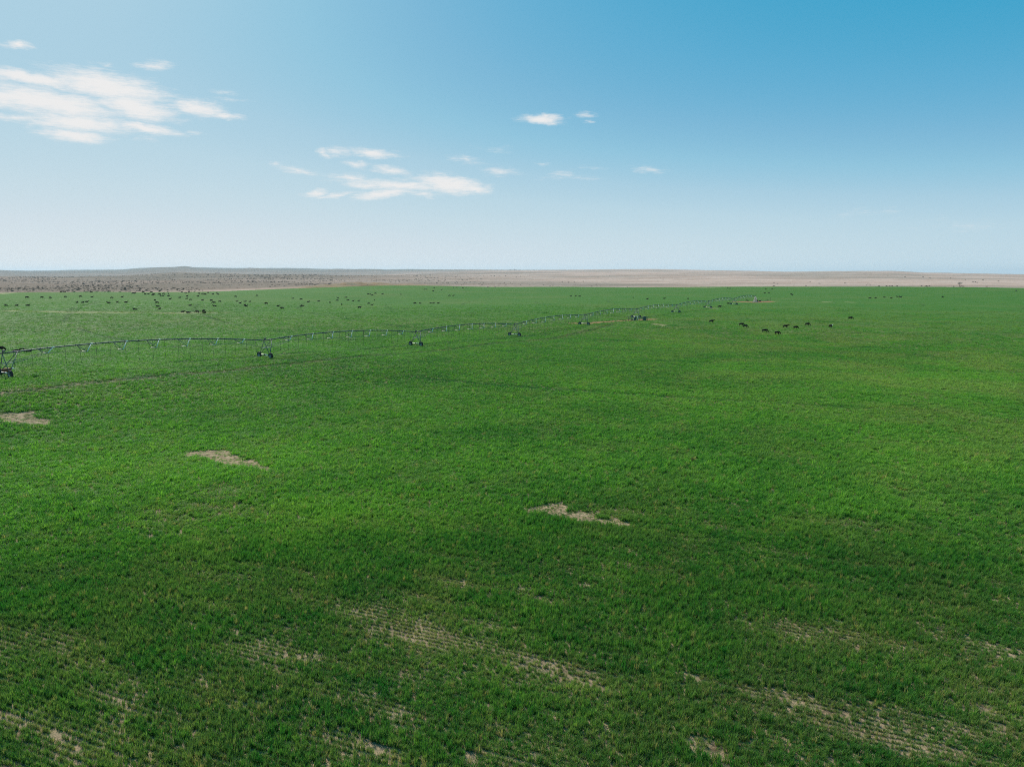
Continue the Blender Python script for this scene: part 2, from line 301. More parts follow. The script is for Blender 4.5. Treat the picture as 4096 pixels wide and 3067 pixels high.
  (-261.1, 368.9, 'lie', 167, 'lying black cow on the far left rise, first lying from the left'),
  (-256.2, 369.5, 'lie', -5, 'lying black cow on the far left rise, second lying from the left'),
  (-250.3, 369.2, 'lie', 4, 'lying black cow on the far left rise, third lying from the left'),
  (-240.0, 394.4, 'lie', -25, 'lying black cow on the far left rise, fourth lying from the left'),
  (-236.5, 393.6, 'lie', -19, 'lying black cow on the far left rise, fifth lying from the left'),
  (-238.3, 400.5, 'lie', 5, 'lying black cow on the far left rise, sixth lying from the left'),
  (-291.2, 496.3, 'lie', 4, 'lying black cow on the far left rise, seventh lying from the left'),
  (-221.6, 393.1, 'lie', 190, 'lying black cow on the far left rise, eighth lying from the left'),
  (-220.3, 399.0, 'lie', -27, 'lying black cow on the far left rise, ninth lying from the left'),
  (-281.4, 516.6, 'lie', 1, 'lying black cow on the far left rise, tenth lying from the left'),
  (-216.5, 400.8, 'lie', 11, 'lying black cow on the far left rise, eleventh lying from the left'),
  (-183.4, 347.6, 'lie', 205, 'lying black cow on the far left rise, twelfth lying from the left'),
  (-185.6, 374.4, 'lie', 192, 'lying black cow on the far left rise, thirteenth lying from the left'),
  (-176.6, 357.4, 'lie', -26, 'lying black cow on the far left rise, fourteenth lying from the left'),
  (-250.5, 524.2, 'lie', 6, 'lying black cow on the far left rise, fifteenth lying from the left'),
]
PATCHES = [[(1.41, 64.73), (2.24, 64.96), (3.1, 65.66), (4.66, 66.13), (5.39, 65.78), (5.33, 64.07), (6.38, 64.18), (7.46, 63.85), (7.51, 62.97), (7.95, 62.33), (9.08, 62.65), (9.55, 61.92), (10.42, 61.09), (10.52, 60.79), (9.36, 60.59), (8.39, 61.29), (7.13, 61.5), (6.15, 61.7), (5.06, 62.43), (3.65, 63.18), (2.58, 63.84), (2.07, 64.28)], [(-39.69, 84.26), (-38.42, 84.67), (-36.96, 85.1), (-34.73, 85.37), (-33.7, 83.71), (-32.93, 83.19), (-31.96, 81.63), (-30.49, 81.7), (-29.64, 80.36), (-29.0, 79.56), (-28.22, 79.44), (-27.54, 78.49), (-28.2, 78.3), (-29.13, 78.41), (-30.43, 78.99), (-31.83, 79.58), (-32.95, 79.87), (-34.12, 80.49), (-35.78, 81.82), (-37.45, 82.66), (-38.63, 83.17)], [(-74.11, 99.62), (-73.8, 100.55), (-72.38, 101.79), (-70.54, 103.08), (-70.21, 101.96), (-68.55, 100.31), (-67.83, 100.3), (-67.1, 100.77), (-66.59, 100.17), (-65.28, 97.51), (-65.86, 97.24), (-66.96, 97.58), (-68.22, 97.96), (-69.54, 98.05), (-70.72, 97.92), (-72.37, 99.04), (-72.81, 99.12), (-73.45, 98.67)]]
TRK_main = [(-83.3, 106.2), (-80.9, 110.7), (-76.8, 115.4), (-74.9, 120.0), (-70.0, 127.0), (-65.5, 136.8), (-58.5, 145.9), (-54.3, 155.5), (-46.5, 163.1), (-35.0, 179.4), (-26.9, 192.5), (-18.0, 204.3), (-4.1, 229.4), (12.9, 247.8), (25.2, 271.7), (37.9, 296.3), (44.3, 311.0)]
TRK_upper = [(-75.5, 158.2), (-63.4, 171.0), (-44.4, 193.7), (-37.3, 210.0), (-26.4, 219.8), (-20.2, 229.2), (-4.2, 249.3), (13.9, 266.6)]
TRK_pale = [(-228.5, 326.8), (-213.5, 324.5), (-199.5, 323.8), (-187.4, 328.6), (-173.3, 332.4), (-160.0, 338.7), (-145.5, 355.5)]
TRK_rut1 = [(-178.2, 283.1), (-190.0, 304.7), (-201.8, 329.5), (-218.1, 364.8), (-236.4, 410.3)]
TRK_rut2 = [(-151.7, 337.0), (-159.6, 356.6), (-170.0, 384.5)]
TRK_edgetrk = [(-357.4, 499.9), (-371.2, 527.1), (-380.8, 548.9)]
TRK_red = [(27.5, 317.2), (33.5, 315.5), (42.4, 324.6), (52.7, 332.1), (60.5, 336.7), (67.1, 340.1)]
TRK_pivdirt = [(171.6, 538.1), (174.8, 533.5), (178.0, 529.1), (184.1, 533.4), (193.8, 542.5)]
TRK_farpale = [(246.7, 1022.7), (259.9, 1004.9), (286.9, 1026.3)]
MISC = {'gen': [57.7, 331.9], 'panelL': [54.3, 332.0], 'panelL2': [55.7, 332.0], 'panelR1': [59.4, 331.9], 'panelR2': [60.5, 331.8], 'panelR3': [63.1, 333.4], 'maroon': [184.2, 542.5], 'piperight': [195.3, 547.2], 'post': [195.7, 542.5], 'pile': [21.5, 82.2], 'dry1': [63.9, 307.1], 'dry2': [233.6, 529.3], 'dry3': [248.3, 525.2], 't8dirt': [123.4, 439.5]}
PIV = np.array([182.7, 537.0]); PIV_R = 562.0
CROP = 0.34                              # height of the crop above the soil

# ------------------------------------------------------------------ helpers
def tag(o, label=None, cat=None, group=None, kind=None):
    if label: o['label'] = label
    if cat: o['category'] = cat
    if group: o['group'] = group
    if kind: o['kind'] = kind
    return o

def smooth(a, b, x):
    t = np.clip((np.asarray(x, float) - a) / (b - a), 0, 1); return t * t * (3 - 2 * t)

_G = {}
def vnoise(x, y, seed=0):
    if seed not in _G: _G[seed] = np.random.default_rng(1000 + seed).random((256, 256))
    g = _G[seed]; x = np.asarray(x, float); y = np.asarray(y, float)
    xi = np.floor(x).astype(np.int64); yi = np.floor(y).astype(np.int64)
    fx = x - xi; fy = y - yi; fx = fx * fx * (3 - 2 * fx); fy = fy * fy * (3 - 2 * fy)
    x0 = xi & 255; x1 = (xi + 1) & 255; y0 = yi & 255; y1 = (yi + 1) & 255
    return (g[x0, y0] * (1 - fx) + g[x1, y0] * fx) * (1 - fy) + (g[x0, y1] * (1 - fx) + g[x1, y1] * fx) * fy
def fbm(x, y, seed=0, octv=4, gain=0.5):
    s = 0; a = 1; t = 0
    for i in range(octv):
        s = s + a * vnoise(x * 2 ** i + 17.3 * i, y * 2 ** i - 9.1 * i, seed + i); t += a; a *= gain
    return s / t

_C = np.array(CTRL)
def terr(X, Y):
    X = np.asarray(X, float); Y = np.asarray(Y, float); n = 0; w_ = 0
    for cx, cy, cz in _C:
        sc = 18. + .05 * math.hypot(cx, cy)
        w = 1 / ((X - cx) ** 2 + (Y - cy) ** 2 + sc * sc) ** 2
        n = n + w * cz; w_ = w_ + w
    return n / w_
SIL = np.array([(-180, 0.0), (-90, 0.0), (-50.95, -0.0004), (-43.67, 0.0008), (-35.42, 0.00176), (-32.69, 0.00105), (-31.26, 0.00211), (-28.57, 0.00281), (-27.32, 0.00492), (-26.04, 0.00563), (-25.07, 0.00598), (-24.5, 0.00703), (-23.92, 0.00598), (-21.73, 0.00527), (-18.21, 0.00492), (-16.77, 0.00492), (-13.81, 0.00387), (-10.77, 0.00352), (-8.26, 0.00387), (-4.92, 0.00316), (0.04, 0.00281), (5.0, 0.00316), (10.85, 0.00387), (14.63, 0.00281), (18.29, 0.00176), (20.95, 0.0007), (25.48, 0.00141), (27.86, 0.00141), (29.85, -0.0007), (32.05, -0.00141), (35.44, -0.00246), (43.72, -0.00211), (50.98, 0.0), (90, 0.0), (180, 0.0)])
def range_z(X, Y):
    X = np.asarray(X, float); Y = np.asarray(Y, float)
    rho = np.hypot(X, Y); az = np.degrees(np.arctan2(X, Y))
    e = np.interp(az, SIL[:, 0], SIL[:, 1])
    rr = np.interp(az, [-60, -14, -6, 6, 20, 60], [17500, 16000, 10500, 7000, 5200, 4800])
    zr = CAM_Z + rr * e
    de = np.hypot(X - PIV[0], Y - PIV[1]) - PIV_R            # distance beyond the crop circle
    base = terr(X, Y)
    re = rho - np.maximum(de, 0)
    t = np.clip(np.maximum(de, 0) / np.maximum(rr - re, 500), 0, 1)
    z = base * (1 - smooth(0, 700, de)) + smooth(0, 700, de) * 0.5
    z = z * (1 - t) + t ** 1.25 * zr + (1 - t) * t ** 0.6 * (-1.0)
    amp = np.interp(rho, [500, 900, 1600, 3000, 6000, 12000], [0.0, 1.2, 5, 11, 22, 42])
    roll = (fbm(X / 620., Y / 900., 20, 3) - .5) * 0.55 + (fbm(X / 1900., Y / 2600., 30, 3) - .5) * 1.3
    z = z + amp * roll * smooth(20, 400, de) * (1 - 0.8 * smooth(.85, 1.0, t))
    z = z + (fbm(X / 90., Y / 70., 40, 3) - .5) * 2.6 * smooth(10, 300, de) + (fbm(X / 160., Y / 120., 44, 3) - .5) * 6.5 * smooth(150, 700, de) * (.45 + .55 * smooth(4, -12, az))
    # eroded sandy bank on the far left of the circle
    bk = np.exp(-(((az + 12.0) / 4.6) ** 2)) * np.exp(-((de - 24) / 14.) ** 2)
    z = z + bk * (1.8 + 5.0 * fbm(X / 14., Y / 14., 50, 3))
    lf = smooth(-2, -12, az)
    z = z + lf * (9.0 * np.exp(-((rho - 3300 - 900 * (vnoise(az / 5., rho * 0, 52) - .5)) / 700.) ** 2) * (.35 + 1.1 * vnoise(az / 3.1, rho * 0, 53)) - 46 * np.exp(-((rho - 6200) / 1900.) ** 2))
    z = z + lf * 26 * np.exp(-((rho - 9500) / 900.) ** 2) * smooth(.45, .8, vnoise(az / 2.2, rho * 0, 55))
    z = z - np.maximum(rho - rr, 0) * 0.012
    return z - 0.25 - 1.2 * smooth(0, -25, de)

def seg_dist(X, Y, pts):
    d = np.full(np.shape(X), 1e9)
    for (x0, y0), (x1, y1) in zip(pts[:-1], pts[1:]):
        vx, vy = x1 - x0, y1 - y0; l2 = vx * vx + vy * vy + 1e-9
        t = np.clip(((X - x0) * vx + (Y - y0) * vy) / l2, 0, 1)
        d = np.minimum(d, np.hypot(X - x0 - t * vx, Y - y0 - t * vy))
    return d
def in_poly(X, Y, pts):
    c = np.zeros(np.shape(X), bool); n = len(pts)
    for i in range(n):
        x0, y0 = pts[i]; x1, y1 = pts[i - 1]
        if y0 == y1: continue
        c ^= ((y0 > Y) != (y1 > Y)) & (X < (x1 - x0) * (Y - y0) / (y1 - y0) + x0)
    return c

# rows were drilled at this angle
RA = rad(-23.0); RC, RS = math.cos(RA), math.sin(RA)
SPARSE = [(-4, 41, 8, 5, .62), (3, 37.5, 6, 3.5, .66), (-14, 38, 7, 5, .42), (-22, 33, 9, 6, .38), (20, 40, 7, 3.5, .58), (27, 42, 6, 4, .5), (18, 33, 7, 3.2, .6), (26, 33, 6, 5, .55),
          (9, 31, 7, 4, .46), (-5, 30, 8, 4, .36), (-30, 66, 8, 8, .46), (-24, 50, 9, 6, .34), (9.5, 63.2, 3, 2, .55), (14, 54, 6, 4, .3), (30, 60, 10, 6, .3), (-42, 70, 10, 8, .35), (0, 48, 12, 4, .3), (36, 46, 8, 6, .45)]
def field_masks(X, Y):
    """bare soil, dry and worn crop, red dirt, and how thick the crop stands"""
    X = np.asarray(X, float); Y = np.asarray(Y, float)
    r = np.hypot(X, Y)
    u = X * RC + Y * RS; v = -X * RS + Y * RC
    jx = (fbm(X / .9, Y / .9, 60, 2) - .5) * .8; jy = (fbm(X / .9, Y / .9, 63, 2) - .5) * .8
    bare = np.zeros(X.shape)
    for p in PATCHES:
        q = np.array(p); m = (X > q[:, 0].min() - 2) & (X < q[:, 0].max() + 2) & (Y > q[:, 1].min() - 2) & (Y < q[:, 1].max() + 2)
        if m.any(): bare[m] = np.maximum(bare[m], in_poly(q[:, 0].mean() + (X[m] + jx[m] * .9 - q[:, 0].mean()) / 1.13, q[:, 1].mean() + (Y[m] + jy[m] * .9 - q[:, 1].mean()) / 1.22, p) * 1.0)
    #pile = np.exp(-(((X - 21.5) / .55) ** 2 + ((Y - 82.2) / .7) ** 2)); bare = np.maximum(bare, (pile > .4) * 1.0)
    # streaks along the drill rows and blotches, thin mostly in the known poor places
    st = .62 * fbm(u / 4.5, v / .34, 70, 2) + .38 * fbm(u / 1.6, v / .8, 73, 3); bl = fbm(X / 3.0, Y / 3.0, 75, 3)
    w = np.full(X.shape, .08) + .09 * smooth(70, 45, r) + .10 * smooth(.5, .7, fbm(X / 26., Y / 26., 78, 3))
    for (cx, cy, ax, ay, k) in SPARSE:
        du = (X - cx) * RC + (Y - cy) * RS; dv = -(X - cx) * RS + (Y - cy) * RC
        w = np.maximum(w, k * np.exp(-((du / ax) ** 2 + (dv / ay) ** 2)))
    gap = fbm(u / .85, v / .36, 66, 2)
    thin = smooth(.52, .92, .52 * st + .32 * gap + .10 * bl + .27 * w)
    weak = smooth(.48, .87, .26 * w / .6 + .46 * fbm(u / 11., v / 1.5, 57, 3) + .30 * fbm(u / 5., v / .8, 54, 2) + .14 * bl) * smooth(100, 62, r)
    red = np.zeros(X.shape); dry = np.zeros(X.shape)
    n1 = fbm(X / 2.2, Y / 2.2, 80, 3)
    d = seg_dist(X, Y, TRK_main); rut = np.exp(-(d / 1.15) ** 2)
    side = np.exp(-((d - 1.0) / 1.0) ** 2) * smooth(.38, .62, n1); dry = np.maximum(dry, .28 * side)
    d = seg_dist(X, Y, TRK_upper); rut = np.maximum(rut, .9 * np.exp(-(d / 1.1) ** 2))
    for tk in (TRK_rut1, TRK_rut2): d = seg_dist(X, Y, tk); rut = np.maximum(rut, .45 * np.exp(-(d / .7) ** 2))
    d = seg_dist(X, Y, TRK_pale); dry = np.maximum(dry, np.exp(-(d / 4.0) ** 2) * smooth(.20, .5, fbm(X / 7., Y / 7., 84, 3)))
    d = seg_dist(X, Y, TRK_farpale); dry = np.maximum(dry, .8 * np.exp(-(d / 7.) ** 2))
    d = seg_dist(X, Y, TRK_edgetrk); dry = np.maximum(dry, np.exp(-(d / 2.) ** 2))
    d = seg_dist(X, Y, TRK_red); red = np.maximum(red, smooth(3.6, 1.8, d + 3.0 * (n1 - .5)))
    d = seg_dist(X, Y, TRK_pivdirt); red = np.maximum(red, smooth(9.0, 5.0, d + 6 * (n1 - .5)))
    for k in ('dry1', 'dry2', 'dry3', 't8dirt'):
        cx, cy = MISC[k]; dd = np.hypot((X - cx) / 3.2, (Y - cy) / 7.) + 1.2 * (n1 - .5); dry = np.maximum(dry, .8 * smooth(1.3, .5, dd))
    # wheel ruts of every tower of the pivot
    dp = np.hypot(X - PIV[0], Y - PIV[1])
    for k in range(1, 9):
        rut = np.maximum(rut, .55 * np.exp(-((dp - 54.9 * k) / 1.0) ** 2) * smooth(.3, .6, fbm(X / 14., Y / 14., 88, 2)))
    bare = np.maximum(bare, red)
    cover = np.clip((1 - bare) * (1 - .55 * thin - .45 * smooth(.55, .95, thin)) * (1 - .22 * rut), 0, 1)
    return bare, np.clip(dry, 0, 1), np.clip(red, 0, 1), cover, thin, np.clip(rut, 0, 1), weak

# ------------------------------------------------------------------ materials
class NT:
    def __init__(s, name):
        s.m = bpy.data.materials.new(name); s.m.use_nodes = True; s.t = s.m.node_tree; s.N = s.t.nodes; s.L = s.t.links; s.N.clear()
        s.out = s.nd('ShaderNodeOutputMaterial')
    def nd(s, t, **k):
        n = s.N.new(t)
        for a, b in k.items(): setattr(n, a, b)
        return n
    def put(s, v, sock):
        if isinstance(v, bpy.types.NodeSocket): s.L.new(v, sock)
        elif isinstance(v, (tuple, list)) and len(v) == 3 and sock.type == 'RGBA': sock.default_value = (*v, 1)
        else: sock.default_value = v
    def math(s, op, a, b=0.0, clamp=False):
        n = s.nd('ShaderNodeMath', operation=op, use_clamp=clamp); s.put(a, n.inputs[0]); s.put(b, n.inputs[1]); return n.outputs[0]
    def mix(s, f, a, b, blend='MIX'):
        n = s.nd('ShaderNodeMix', data_type='RGBA', blend_type=blend); s.put(f, n.inputs['Factor']); s.put(a, n.inputs['A']); s.put(b, n.inputs['B']); return n.outputs['Result']
    def noise(s, scale, detail=3, rough=.55, vec=None, col=False, stretch=None):
        if vec is None: vec = s.nd('ShaderNodeTexCoord').outputs['Object'] if not hasattr(s, 'obj') else s.obj
        if stretch:
            mp = s.nd('ShaderNodeMapping'); mp.inputs['Scale'].default_value = stretch[:3]; mp.inputs['Rotation'].default_value = (0, 0, stretch[3]); s.L.new(vec, mp.inputs['Vector']); vec = mp.outputs[0]
        n = s.nd('ShaderNodeTexNoise'); n.inputs['Scale'].default_value = scale; n.inputs['Detail'].default_value = detail; n.inputs['Roughness'].default_value = rough
        s.L.new(vec, n.inputs['Vector']); return n.outputs['Color' if col else 'Fac']
    def ramp(s, v, a, b, lo=0.0, hi=1.0):
        n = s.nd('ShaderNodeMapRange', interpolation_type='SMOOTHSTEP'); s.put(v, n.inputs[0])
        for i, q in enumerate((a, b, lo, hi)): n.inputs[i + 1].default_value = q
        return n.outputs[0]
    def attr(s, name, typ='GEOMETRY'):
        n = s.nd('ShaderNodeAttribute'); n.attribute_name = name; n.attribute_type = typ; return n.outputs['Fac']
    def bump(s, h, dist, strength=1.0):
        n = s.nd('ShaderNodeBump'); s.put(h, n.inputs['Height']); n.inputs['Distance'].default_value = dist; n.inputs['Strength'].default_value = strength; return n.outputs[0]
    def bsdf(s, col, rough=.8, spec=.3, metal=0.0, normal=None):
        b = s.nd('ShaderNodeBsdfPrincipled'); s.put(col, b.inputs['Base Color']); s.put(rough, b.inputs['Roughness']); b.inputs['Specular IOR Level'].default_value = spec; b.inputs['Metallic'].default_value = metal
        if normal is not None: s.L.new(normal, b.inputs['Normal'])
        return b.outputs[0]
    def done(s, sh): s.L.new(sh, s.out.inputs['Surface']); return s.m

def mat_field():
    t = NT('crop_field'); bare = t.attr('bare'); dry = t.attr('dry'); red = t.attr('red'); lod = t.attr('lod'); rut = t.attr('rut'); thin = t.attr('thin')
    # soil
    n = t.noise(2.2, 5, .75); n2 = t.noise(.5, 3)
    soil = t.mix(t.ramp(n, .3, .7), (.085, .060, .034), (.29, .21, .128)); soil = t.mix(t.ramp(n2, .35, .65), soil, t.mix(.5, soil, (.32, .235, .145)))
    soil = t.mix(t.ramp(t.noise(2.2, 4, .7), .5, .68), soil, (.065, .078, .03))
    soil = t.mix(t.math('MULTIPLY', bare, .75), soil, t.mix(t.ramp(t.noise(1.4, 4, .75), .35, .65), (.15, .105, .06), (.37, .27, .165)))
    redc = t.mix(t.ramp(n, .35, .65), (.24, .11, .055), (.31, .155, .085)); soil = t.mix(red, soil, redc)
    # crop from afar
    big = t.noise(.012, 4, .6); mid = t.noise(.07, 4, .6); med = t.noise(.45, 4, .65); fine = t.noise(2.6, 3, .7)
    g = t.mix(t.ramp(mid, .32, .68), GA, GB)
    g = t.mix(t.ramp(big, .45, .7, 0, .75), g, GC)
    g = t.mix(t.ramp(med, .42, .70, 0, .45), g, GD)
    g = t.mix(t.ramp(fine, .42, .60, 0, .75), g, t.mix(1.0, g, (.52, .60, .50), 'MULTIPLY'))
    g = t.mix(t.ramp(t.noise(.9, 3, .7, None, False, (.35, 1.0, 1.0, RA)), .48, .66, 0, .6), g, t.mix(1.0, g, (.62, .70, .6), 'MULTIPLY'))
    g = t.mix(t.math('MULTIPLY', dry, .85), g, (.25, .235, .115))
    g = t.mix(t.math('MULTIPLY', rut, .8), g, (.026, .052, .012))
    canopy = t.math('MULTIPLY', lod, t.math('SUBTRACT', 1.0, bare))
    c = t.mix(canopy, soil, g)
    hgt = t.math('ADD', t.math('MULTIPLY', fine, .5), med)
    return t.done(t.bsdf(c, .85, .035, 0, t.bump(hgt, .35, .8)))
GA, GB, GC, GD = (.040, .135, .017), (.066, .150, .022), (.096, .152, .034), (.088, .165, .030)

def mat_grass():
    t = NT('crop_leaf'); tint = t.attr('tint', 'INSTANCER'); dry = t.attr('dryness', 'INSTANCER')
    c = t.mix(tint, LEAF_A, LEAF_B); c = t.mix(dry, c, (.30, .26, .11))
    ob = t.nd('ShaderNodeTexCoord').outputs['Object']
    c = t.mix(t.ramp(t.noise(9, 1, .5, ob), .35, .65, 0, .5), c, t.mix(1.0, c, (1.5, 1.35, 1.2), 'MULTIPLY'))
    p = t.bsdf(c, .5, .03); tr = t.nd('ShaderNodeBsdfTranslucent'); t.put(t.mix(1.0, c, (1.05, 1.2, .65), 'MULTIPLY'), tr.inputs['Color'])
    m = t.nd('ShaderNodeMixShader'); m.inputs[0].default_value = .44; t.L.new(p, m.inputs[1]); t.L.new(tr.outputs[0], m.inputs[2])
    return t.done(m.outputs[0])
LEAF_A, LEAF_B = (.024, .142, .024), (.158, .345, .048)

def mat_range():
    t = NT('dry_rangeland'); t.obj = t.nd('ShaderNodeTexCoord').outputs['Object']
    big = t.noise(.0011, 5, .6); mid = t.noise(.006, 5, .6); sp = t.noise(.11, 4, .75); spk = t.noise(.03, 4, .7)
    c = t.mix(t.ramp(mid, .35, .65), (.36, .25, .20), (.44, .335, .28))
    c = t.mix(t.ramp(big, .45, .62, 0, .7), c, (.22, .19, .155))
    c = t.mix(t.ramp(t.attr('sandy'), 0, 1), c, t.mix(t.ramp(sp, .4, .6), (.27, .17, .10), (.32, .235, .155)))
    c = t.mix(t.math('MULTIPLY', t.attr('ditch'), .8), c, (.10, .058, .036))
    br = t.attr('brush')
    c = t.mix(t.math('MULTIPLY', br, .62), c, (.125, .102, .078))
    c = t.mix(t.math('MULTIPLY', t.ramp(sp, .48, .64, 0, .8), t.math('ADD', t.math('MULTIPLY', br, .65), .32)), c, (.07, .066, .05))
    c = t.mix(t.math('MULTIPLY', t.ramp(spk, .50, .66, 0, .6), t.math('ADD', t.math('MULTIPLY', br, .6), .34)), c, (.135, .112, .086))
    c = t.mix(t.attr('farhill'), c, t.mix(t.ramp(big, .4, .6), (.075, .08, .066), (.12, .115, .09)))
    return t.done(t.bsdf(c, 1.0, 0.0, 0, t.bump(t.math('ADD', sp, t.math('MULTIPLY', spk, 2.0)), 1.6, .7)))

def simple(name, col, rough=.6, spec=.4, metal=0.0, var=.25, scale=6.0):
    t = NT(name); n = t.noise(scale, 4, .65)
    c = t.mix(t.ramp(n, .3, .7), tuple(v * (1 - var) for v in col), tuple(min(1, v * (1 + var)) for v in col))
    return t.done(t.bsdf(c, rough, spec, metal))
_SC = {}
def simple_cache(k):
    if k not in _SC: _SC[k] = simple('light_galvanised', (.46, .43, .38), .6, .2, .0, .15)
    return _SC[k]
M_FIELD = mat_field(); M_LEAF = mat_grass(); M_RANGE = mat_range()
M_GALV = simple('galvanised_steel', (.15, .155, .145), .6, .25, .1, .2)
M_PIPE = simple('galvanised_pipe', (.095, .105, .10), .5, .25, .1, .2)
M_WHITE = simple('pale_galvanised_and_gleam', (.84, .74, .62), .6, .15, 0.0, .05)  # braces' sun gleam put into the colour, warmed against blue skylight
M_HOSE = simple('drop_hose_rubber', (.055, .06, .028), .6, .4)
M_TYRE = simple('tyre_rubber', (.018, .018, .018), .85, .3)
M_RIM = simple('wheel_rim_steel', (.22, .24, .25), .5, .4, .4)
M_HIDE = simple('black_hide', (.005, .0045, .004), .8, .05, 0, .4, 3)
M_BROWN = simple('red_brown_hide', (.30, .085, .020), .65, .3, 0, .3, 3)
M_FACE = simple('white_hide', (.72, .70, .64), .7, .3, 0, .08)
M_GREEN = simple('engine_green_paint', (.055, .12, .085), .5, .4)
M_DARKST = simple('dark_painted_steel', (.05, .065, .06), .5, .4)
M_MAROON = simple('maroon_paint', (.20, .045, .055), .5, .4)
M_WOOD = simple('weathered_wood', (.10, .075, .05), .9, .2, 0, .3, 3)
M_TRUNK = simple('grey_bark', (.13, .105, .085), .95, .1, 0, .3, 4)
M_JUNI = simple('juniper_foliage', (.030, .045, .026), .8, .2, 0, .5, 5)
M_SAGE = simple('sagebrush_foliage', (.105, .092, .068), .9, .1, 0, .45, 2)
M_SAGE2 = simple('dark_sagebrush_foliage', (.048, .050, .036), .9, .1, 0, .45, 2)
M_WALL = simple('white_wall', (.75, .74, .72), .8, .3)
M_ROOF = simple('dark_red_roof', (.09, .035, .035), .7, .3)

# ------------------------------------------------------------------ ground
def polar(name, radii, angs, zf, mat, keep=None):
    nr, na = len(radii), len(angs)
    A, Rr = np.meshgrid(angs, radii)
    X = np.sin(A) * Rr; Y = np.cos(A) * Rr
    Z = zf(X, Y)
    co = np.stack([X, Y, Z], -1).reshape(-1, 3)
    i = np.arange(nr - 1)[:, None] * na + np.arange(na - 1)[None, :]
    q = np.stack([i, i + 1, i + na + 1, i + na], -1).reshape(-1, 4)
    if keep is not None: k = keep(X, Y).ravel(); q = q[k[q].any(1)]
    q = q[:, ::-1]
    me = bpy.data.meshes.new(name); me.vertices.add(len(co)); me.vertices.foreach_set('co', co.ravel())
    me.loops.add(q.size); me.loops.foreach_set('vertex_index', q.ravel().astype(np.int32))
    me.polygons.add(len(q)); me.polygons.foreach_set('loop_start', np.arange(0, q.size, 4, dtype=np.int32))
    me.polygons.foreach_set('loop_total', np.full(len(q), 4, np.int32)); me.polygons.foreach_set('use_smooth', np.ones(len(q), bool))
    me.materials.append(mat); me.update(); me.validate()
    o = bpy.data.objects.new(name, me); COL.objects.link(o)
    return o, X.ravel(), Y.ravel()
def fattr(me, name, v):
    a = me.attributes.new(name, 'FLOAT', 'POINT'); a.data.foreach_set('value', np.asarray(v, np.float32).ravel())

def angles(dense, half, coarse):
    d = np.linspace(-rad(half), rad(half), dense); c = np.linspace(rad(half), 2 * math.pi - rad(half), coarse)[1:]
    return np.concatenate([d, c])
def lod_of(r): return smooth(130, 420, r)
_fm = {}
def field_z(X, Y):
    bare, dry, red, cover, thin, rut, weak = field_masks(X, Y); r = np.hypot(X, Y); lod = lod_of(r)
    _fm['m'] = (bare, dry, red, lod, rut, thin)
    z = terr(X, Y) - CROP + CROP * lod * (1 - bare) - .18 * rut * lod
    return z + (fbm(X / 1.3, Y / 1.3, 90, 3) - .5) * .10 + (fbm(X / 9., Y / 9., 93, 3) - .5) * .25 * lod
in_circle = lambda X, Y: np.hypot(X - PIV[0], Y - PIV[1]) < PIV_R + (fbm(X / 12., Y / 12., 95, 3) - .5) * 8
fo, fx, fy = polar('crop_field', np.geomspace(7.0, 1180, 760), angles(600, 42, 40), field_z, M_FIELD, in_circle)
for nme, v in zip(('bare', 'dry', 'red', 'lod', 'rut', 'thin'), _fm['m']): fattr(fo.data, nme, v)
tag(fo, kind='structure')
ro, rx, ry = polar('rangeland', np.concatenate([np.geomspace(40, 360, 14)[:-1], np.geomspace(360, 1300, 330)[:-1], np.geomspace(1300, 36000, 330)]), angles(680, 46, 60), range_z, M_RANGE)
_de = np.hypot(rx - PIV[0], ry - PIV[1]) - PIV_R; _az = np.degrees(np.arctan2(rx, ry))
sandy = np.exp(-(((_az + 11.0) / 6.) ** 2)) * smooth(130, 50, _de) + .55 * smooth(90, 5, _de) * smooth(.4, .65, fbm(rx / 60, ry / 60, 97, 3))
fattr(ro.data, 'sandy', np.clip(sandy, 0, 1)); fattr(ro.data, 'farhill', smooth(6500, 10500, np.hypot(rx, ry)) * .85); fattr(ro.data, 'ditch', np.exp(-((_de - 4) / 4.) ** 2) * smooth(.42, .6, fbm(rx / 40, ry / 40, 99, 3))); fattr(ro.data, 'brush', np.clip(smooth(8, -20, _az) * 1.0 + (fbm(rx / 500, ry / 260, 98, 4) - .5) * 1.7, 0, 1) * smooth(10, 120, _de)); tag(ro, kind='structure')

